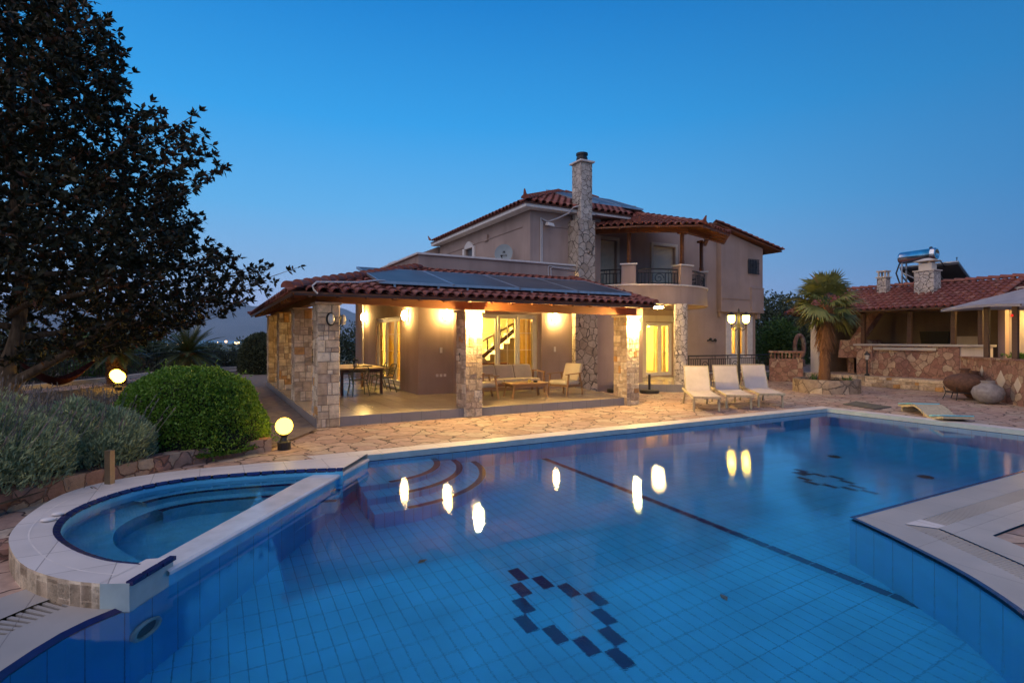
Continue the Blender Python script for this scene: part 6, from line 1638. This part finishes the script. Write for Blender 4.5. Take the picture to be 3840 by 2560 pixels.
# kerb walls of the bed
def kerb(P, label, w=.24, z0=-.1, z1=.2):
    Q = offset(P, w); b = MB(); P3, Q3 = P, Q
    for i in range(len(P)-1):
        b.hexa([(*P[i],z0),(*P[i+1],z0),(*Q[i+1],z0),(*Q[i],z0),(*P[i],z1),(*P[i+1],z1),(*Q[i+1],z1),(*Q[i],z1)], r=.5)
    return b.build('kerb_wall', M['pink_stone'], label=label, cat='kerb')
kerb([(-1.02,-2.0),(-1.6,-2.18),(-2.33,-2.62),(-2.95,-3.14),(-3.7,-4.0),(-4.85,-6.1)][::-1], 'low pink stone kerb in front of the dome bush and lavender')
kerb([(-1.02,-1.76),(-.72,4.2),(-.62,10.2),(-.6,15)], 'pale stone kerb running along the earth path beside the veranda', .22, 0, .17)

# ------------------------------------------------------------------ sago palms
def sago(loc, th, tr_, n, L, label, el0=75, el1=-25):
    t = thing('sago_palm', loc, label, 'palm tree', 'sago palms')
    b = MB(); b.lathe([(tr_*1.05,0),(tr_,.2),(tr_*.95,th*.6),(tr_*1.05,th),(0,th+.1)], loc, 14, m=0)
    for k in range(420):
        a = rnd.random()*2*PI; z = rnd.uniform(.05,th); o = V((loc[0]+tr_*.96*math.cos(a), loc[1]+tr_*.96*math.sin(a), loc[2]+z)); d = V((math.cos(a),math.sin(a),.9)).normalized(); s = V((-math.sin(a),math.cos(a),0))*.045
        b.q(o-s,o+s,o+d*.1+s*.5,o+d*.1-s*.5)
    b.build('trunk', M['palm_fibre'], t)
    b = MB()
    for k in range(n):
        f = k/(n-1); el = math.radians(el0+(el1-el0)*f+rnd.uniform(-6,6)); a = k*2.39996; l = L*rnd.uniform(.85,1.1)
        o = V((loc[0],loc[1],loc[2]+th)); pts = []; d = V((math.cos(a)*math.cos(el), math.sin(a)*math.cos(el), math.sin(el))); p = o.copy()
        for j in range(9): pts.append(p.copy()); p = p+d*(l/8); d = (d-V((0,0,.085))).normalized()
        b.tube(pts, [.018-.0015*j for j in range(9)], 4, m=1, cap=False)
        r_ = rnd.random()
        for j in range(1,9):
            for q_ in range(5):
                g = pts[j-1].lerp(pts[j], q_/5); dd = (pts[j]-pts[j-1]).normalized(); s = dd.cross(V((0,0,1))).normalized()
                ll_ = .24*l/1.2*math.sin(PI*min(1,.12+.86*(j-1+q_/5)/8))
                for sg in (-1,1):
                    e = (s*sg+dd*.55+V((0,0,.35))).normalized(); w_ = dd*.02
                    b.q(g-w_, g+w_, g+e*ll_+V((0,0,-.02)), r=min(1,r_*.7+rnd.random()*.3))
    b.build('crown', [M['sago_leaf'], M['green_leaf']], t); return t
sago((-4.96,13.3,.12), 1.25, .30, 46, 1.25, 'sago palm whose trunk is lit orange by the globe lamps')
sago((-2.88,19.6,.12), .95, .36, 60, 1.9, 'dark sago palm with wide crown against the distant sea')

# ------------------------------------------------------------------ fence, hammock
t = thing('iron_fence', (-4,16.5,.1), 'dark wrought iron fence with scrolls along the garden edge', 'fence')
FP = [(-12,8.2),(-7.2,11.8),(-5.4,15.2),(-4.1,18.6),(-2.5,21.2),(.5,22.2),(4,22.4)]
for i in range(len(FP)-1):
    b = MB(); rail_run(b, [FP[i],FP[i+1]], .3, 1.12, .14, 2); b.build('railing', M['iron'], t)
b = MB(); Q = offset(FP, .12); Q2 = offset(FP, -.12)
for i in range(len(FP)-1): b.hexa([(*Q[i],0),(*Q[i+1],0),(*Q2[i+1],0),(*Q2[i],0),(*Q[i],.28),(*Q[i+1],.28),(*Q2[i+1],.28),(*Q2[i],.28)])
b.build('base_wall', M['cream'], t)
b = MB(); b.strip(z3(offset(FP,-.15),.135), z3(offset(FP,-1.5),.135)); b.build('garden_path', M['paving'], kind='structure')
t = thing('hammock', (-6.0,10.4,.8), 'dark red netted hammock hanging under the magnolia branches', 'hammock')
h0, h1 = V((-7.0,10.2,1.1)), V((-5.35,11.3,1.05)); b = MB(); rows = []
for i in range(17):
    f = i/16; c_ = h0.lerp(h1,f)-V((0,0,.75*math.sin(PI*f))); w_ = .12+.3*math.sin(PI*f); n_ = V((-.55,.83,0)); rows.append([c_+n_*(w_*(j/6-.5)*2)+V((0,0,.22*((j/3-1)**2)*math.sin(PI*f))) for j in range(7)])
for i in range(16):
    for j in range(7): b.tube([rows[i][j],rows[i+1][j]], .008, 3, cap=False)
    for j in range(6): b.tube([rows[i][j],rows[i+1][j+1]], .007, 3, cap=False); b.tube([rows[i][j+1],rows[i+1][j]], .007, 3, cap=False); b.q(rows[i][j]-V((0,0,.01)),rows[i+1][j]-V((0,0,.01)),rows[i+1][j+1]-V((0,0,.01)),rows[i][j+1]-V((0,0,.01)))
b.build('net', M['hammock'], t)
b = MB(); b.tube([h1,(-5.2,11.2,1.5),(-4.9,10.6,2.3),(-4.5,9.8,3.2)], .014, 5); b.tube([h0,(-7.2,9.6,1.6),(-6.9,8.4,2.4)], .014, 5); b.build('rope', M['lavender_dry'], t)

# ------------------------------------------------------------------ trees and hedges
def tree(name, loc, h, r, n, mat, label, cat='tree', group=None, low=.25, L=.09, blobs=14, flat=1.0):
    t = thing(name, loc, label, cat, group)
    b = MB(); b.tube([(loc[0],loc[1],loc[2]-.2),(loc[0]+.05,loc[1],loc[2]+h*.3),(loc[0],loc[1]+.05,loc[2]+h*.75)], [.16,.12,.04], 8)
    B_ = []
    for k in range(blobs):
        a = rnd.random()*2*PI; f = rnd.random()**.6*.75*r; z = loc[2]+h*rnd.uniform(low+.08,.86); sc_ = 1-.5*max(0,(z-loc[2])/h-.5)
        c_ = V((loc[0]+f*sc_*math.cos(a), loc[1]+f*sc_*math.sin(a), z)); q_ = r*rnd.uniform(.34,.6); B_.append((c_,q_))
        b.tube([(loc[0],loc[1],loc[2]+h*.35),tuple((V((loc[0],loc[1],loc[2]+h*.35))+c_)/2-V((0,0,.1))),tuple(c_)], [.06,.04,.015], 5)
    b.build('trunk', M['bark'], t)
    b = MB()
    for k in range(n):
        c_, q_ = B_[k % blobs]; d = rdir(); p = c_+d*(q_*rnd.random()**.35)*V((1,1,flat)).length/1.732; 
        if p.z < loc[2]+.05: p.z = loc[2]+.05+rnd.random()*.3
        dd = (d*.5+rdir(.4)).normalized(); l = L*rnd.uniform(.7,1.5); leaf(b, p, dd, l*1.6, l*.36)
    b.build('crown', M[mat], t); return t
gr = 'trees behind the garden'
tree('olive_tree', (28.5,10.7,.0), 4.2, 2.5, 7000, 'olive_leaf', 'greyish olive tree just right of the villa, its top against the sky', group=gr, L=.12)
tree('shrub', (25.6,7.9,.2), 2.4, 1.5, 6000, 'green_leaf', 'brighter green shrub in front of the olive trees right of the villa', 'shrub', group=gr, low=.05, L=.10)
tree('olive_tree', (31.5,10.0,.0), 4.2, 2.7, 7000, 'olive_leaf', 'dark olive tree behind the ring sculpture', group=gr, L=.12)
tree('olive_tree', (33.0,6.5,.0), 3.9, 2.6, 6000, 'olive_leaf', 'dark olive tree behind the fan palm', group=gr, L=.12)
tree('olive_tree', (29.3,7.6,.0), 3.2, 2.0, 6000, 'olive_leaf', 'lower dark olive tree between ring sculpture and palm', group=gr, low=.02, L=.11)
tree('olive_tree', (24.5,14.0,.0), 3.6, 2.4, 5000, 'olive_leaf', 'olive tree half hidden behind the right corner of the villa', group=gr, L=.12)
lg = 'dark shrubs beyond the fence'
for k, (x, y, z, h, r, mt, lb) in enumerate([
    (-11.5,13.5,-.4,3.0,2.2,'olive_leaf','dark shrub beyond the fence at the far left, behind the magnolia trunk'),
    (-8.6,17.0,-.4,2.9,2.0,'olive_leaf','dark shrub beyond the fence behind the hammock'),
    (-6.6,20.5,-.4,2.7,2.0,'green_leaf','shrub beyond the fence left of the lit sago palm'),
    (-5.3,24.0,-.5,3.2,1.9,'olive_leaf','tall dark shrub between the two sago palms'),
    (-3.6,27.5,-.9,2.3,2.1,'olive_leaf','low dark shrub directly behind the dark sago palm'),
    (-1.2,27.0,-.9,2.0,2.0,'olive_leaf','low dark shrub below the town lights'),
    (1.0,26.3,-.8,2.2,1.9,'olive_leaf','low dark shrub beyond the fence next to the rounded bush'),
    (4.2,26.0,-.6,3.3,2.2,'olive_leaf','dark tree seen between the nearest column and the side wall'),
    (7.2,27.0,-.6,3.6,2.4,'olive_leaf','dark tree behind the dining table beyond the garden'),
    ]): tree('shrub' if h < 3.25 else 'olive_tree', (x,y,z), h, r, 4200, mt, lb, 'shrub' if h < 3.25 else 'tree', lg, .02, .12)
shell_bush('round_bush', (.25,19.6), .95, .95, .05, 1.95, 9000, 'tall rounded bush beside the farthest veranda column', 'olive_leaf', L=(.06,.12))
# small hedge behind the right-hand low wall
b = MB()
for k in range(5000):
    s_ = rnd.uniform(.3,LW-.3); p_ = wp(s_+.9, -.75+rnd.uniform(-.25,.25)); leaf(b, (p_.x,p_.y,rnd.uniform(.9,1.36)), rdir(.3), rnd.uniform(.05,.1), .022)
b.build('hedge', M['box_leaf'], label='low trimmed hedge behind the chest high pink wall', cat='hedge')
# sparse grass in the bed and leaf litter
b = MB()
for k in range(9000):
    x, y = rnd.uniform(-9,-1.2), rnd.uniform(-4,16); 
    if x > -2.9 and y < -2.4: continue
    if (x+2.08)**2+(y+1.42)**2 < 1: continue
    leaf(b, (x,y,.11), (V((0,0,1))+rdir()*.8).normalized(), rnd.uniform(.04,.13), .008)
b.build('grass', M['lavender_dry'], kind='stuff')
# ------------------------------------------------------------------ town lights on the plain
b = MB()
tn = bpy.data.objects
for k in range(60):
    ang = YAW+math.radians(rnd.uniform(-36,-15)); d_ = rnd.uniform(900,3300); x, y = -1.9+d_*math.sin(ang), -11.6+d_*math.cos(ang); z = -13-7*(d_-900)/2400
    w_ = rnd.uniform(4,9); b.box(x-w_,x+w_,y-w_,y+w_,z-4,z+rnd.uniform(2.5,5), m=0)
for (px, d_, z, s_, m_) in [(519,2100,-8.6,7,1),(541,2300,-14,7.5,1),(548,2350,-14.5,6,1),(544,2200,-17,5,1),(559,1500,-22+2,4,2),(567,2400,-18.5,6,1),(407,1900,-19,6,1),(373,2200,-13,5,2),(474,2500,-16,4,1),(500,3000,-17,4,1),(590,1300,-20,3,1),(384,2000,-19,4,1),(571,1200,-25,3,1),(420,2600,-16,4,1)]:
    a = (px-1176)/1260; D_ = F2+R2*a; x, y = -1.867+D_.x*d_, -11.584+D_.y*d_; b.box(x-s_/2,x+s_/2,y-s_/2,y+s_/2,z-s_/2,z+s_/2, m=m_)
for k in range(9):
    a = (505+3.6*k-1176)/1260; D_ = F2+R2*a; x, y = -1.867+D_.x*9300, -11.584+D_.y*9300; b.box(x-7,x+7,y-7,y+7,2,18, m=1 if k%3 else 2)
M['town_cool'] = emit('town_light_cool', (.75,1,.85), 3)
b.build('town', [M['land'], M['town_light'], M['town_cool']], kind='stuff')
# ------------------------------------------------------------------ evening haze
t = NT('haze_air'); v_ = t.n.new('ShaderNodeVolumePrincipled'); v_.inputs['Color'].default_value = (.5,.75,1,1); v_.inputs['Density'].default_value = .00005; v_.inputs['Anisotropy'].default_value = 0
t.l.new(v_.outputs[0], t.out.inputs['Volume'])
b = MB(); b.box(-16500,16500,-16500,16500,-26,560)
hz = b.build('haze', t.mat, kind='stuff')
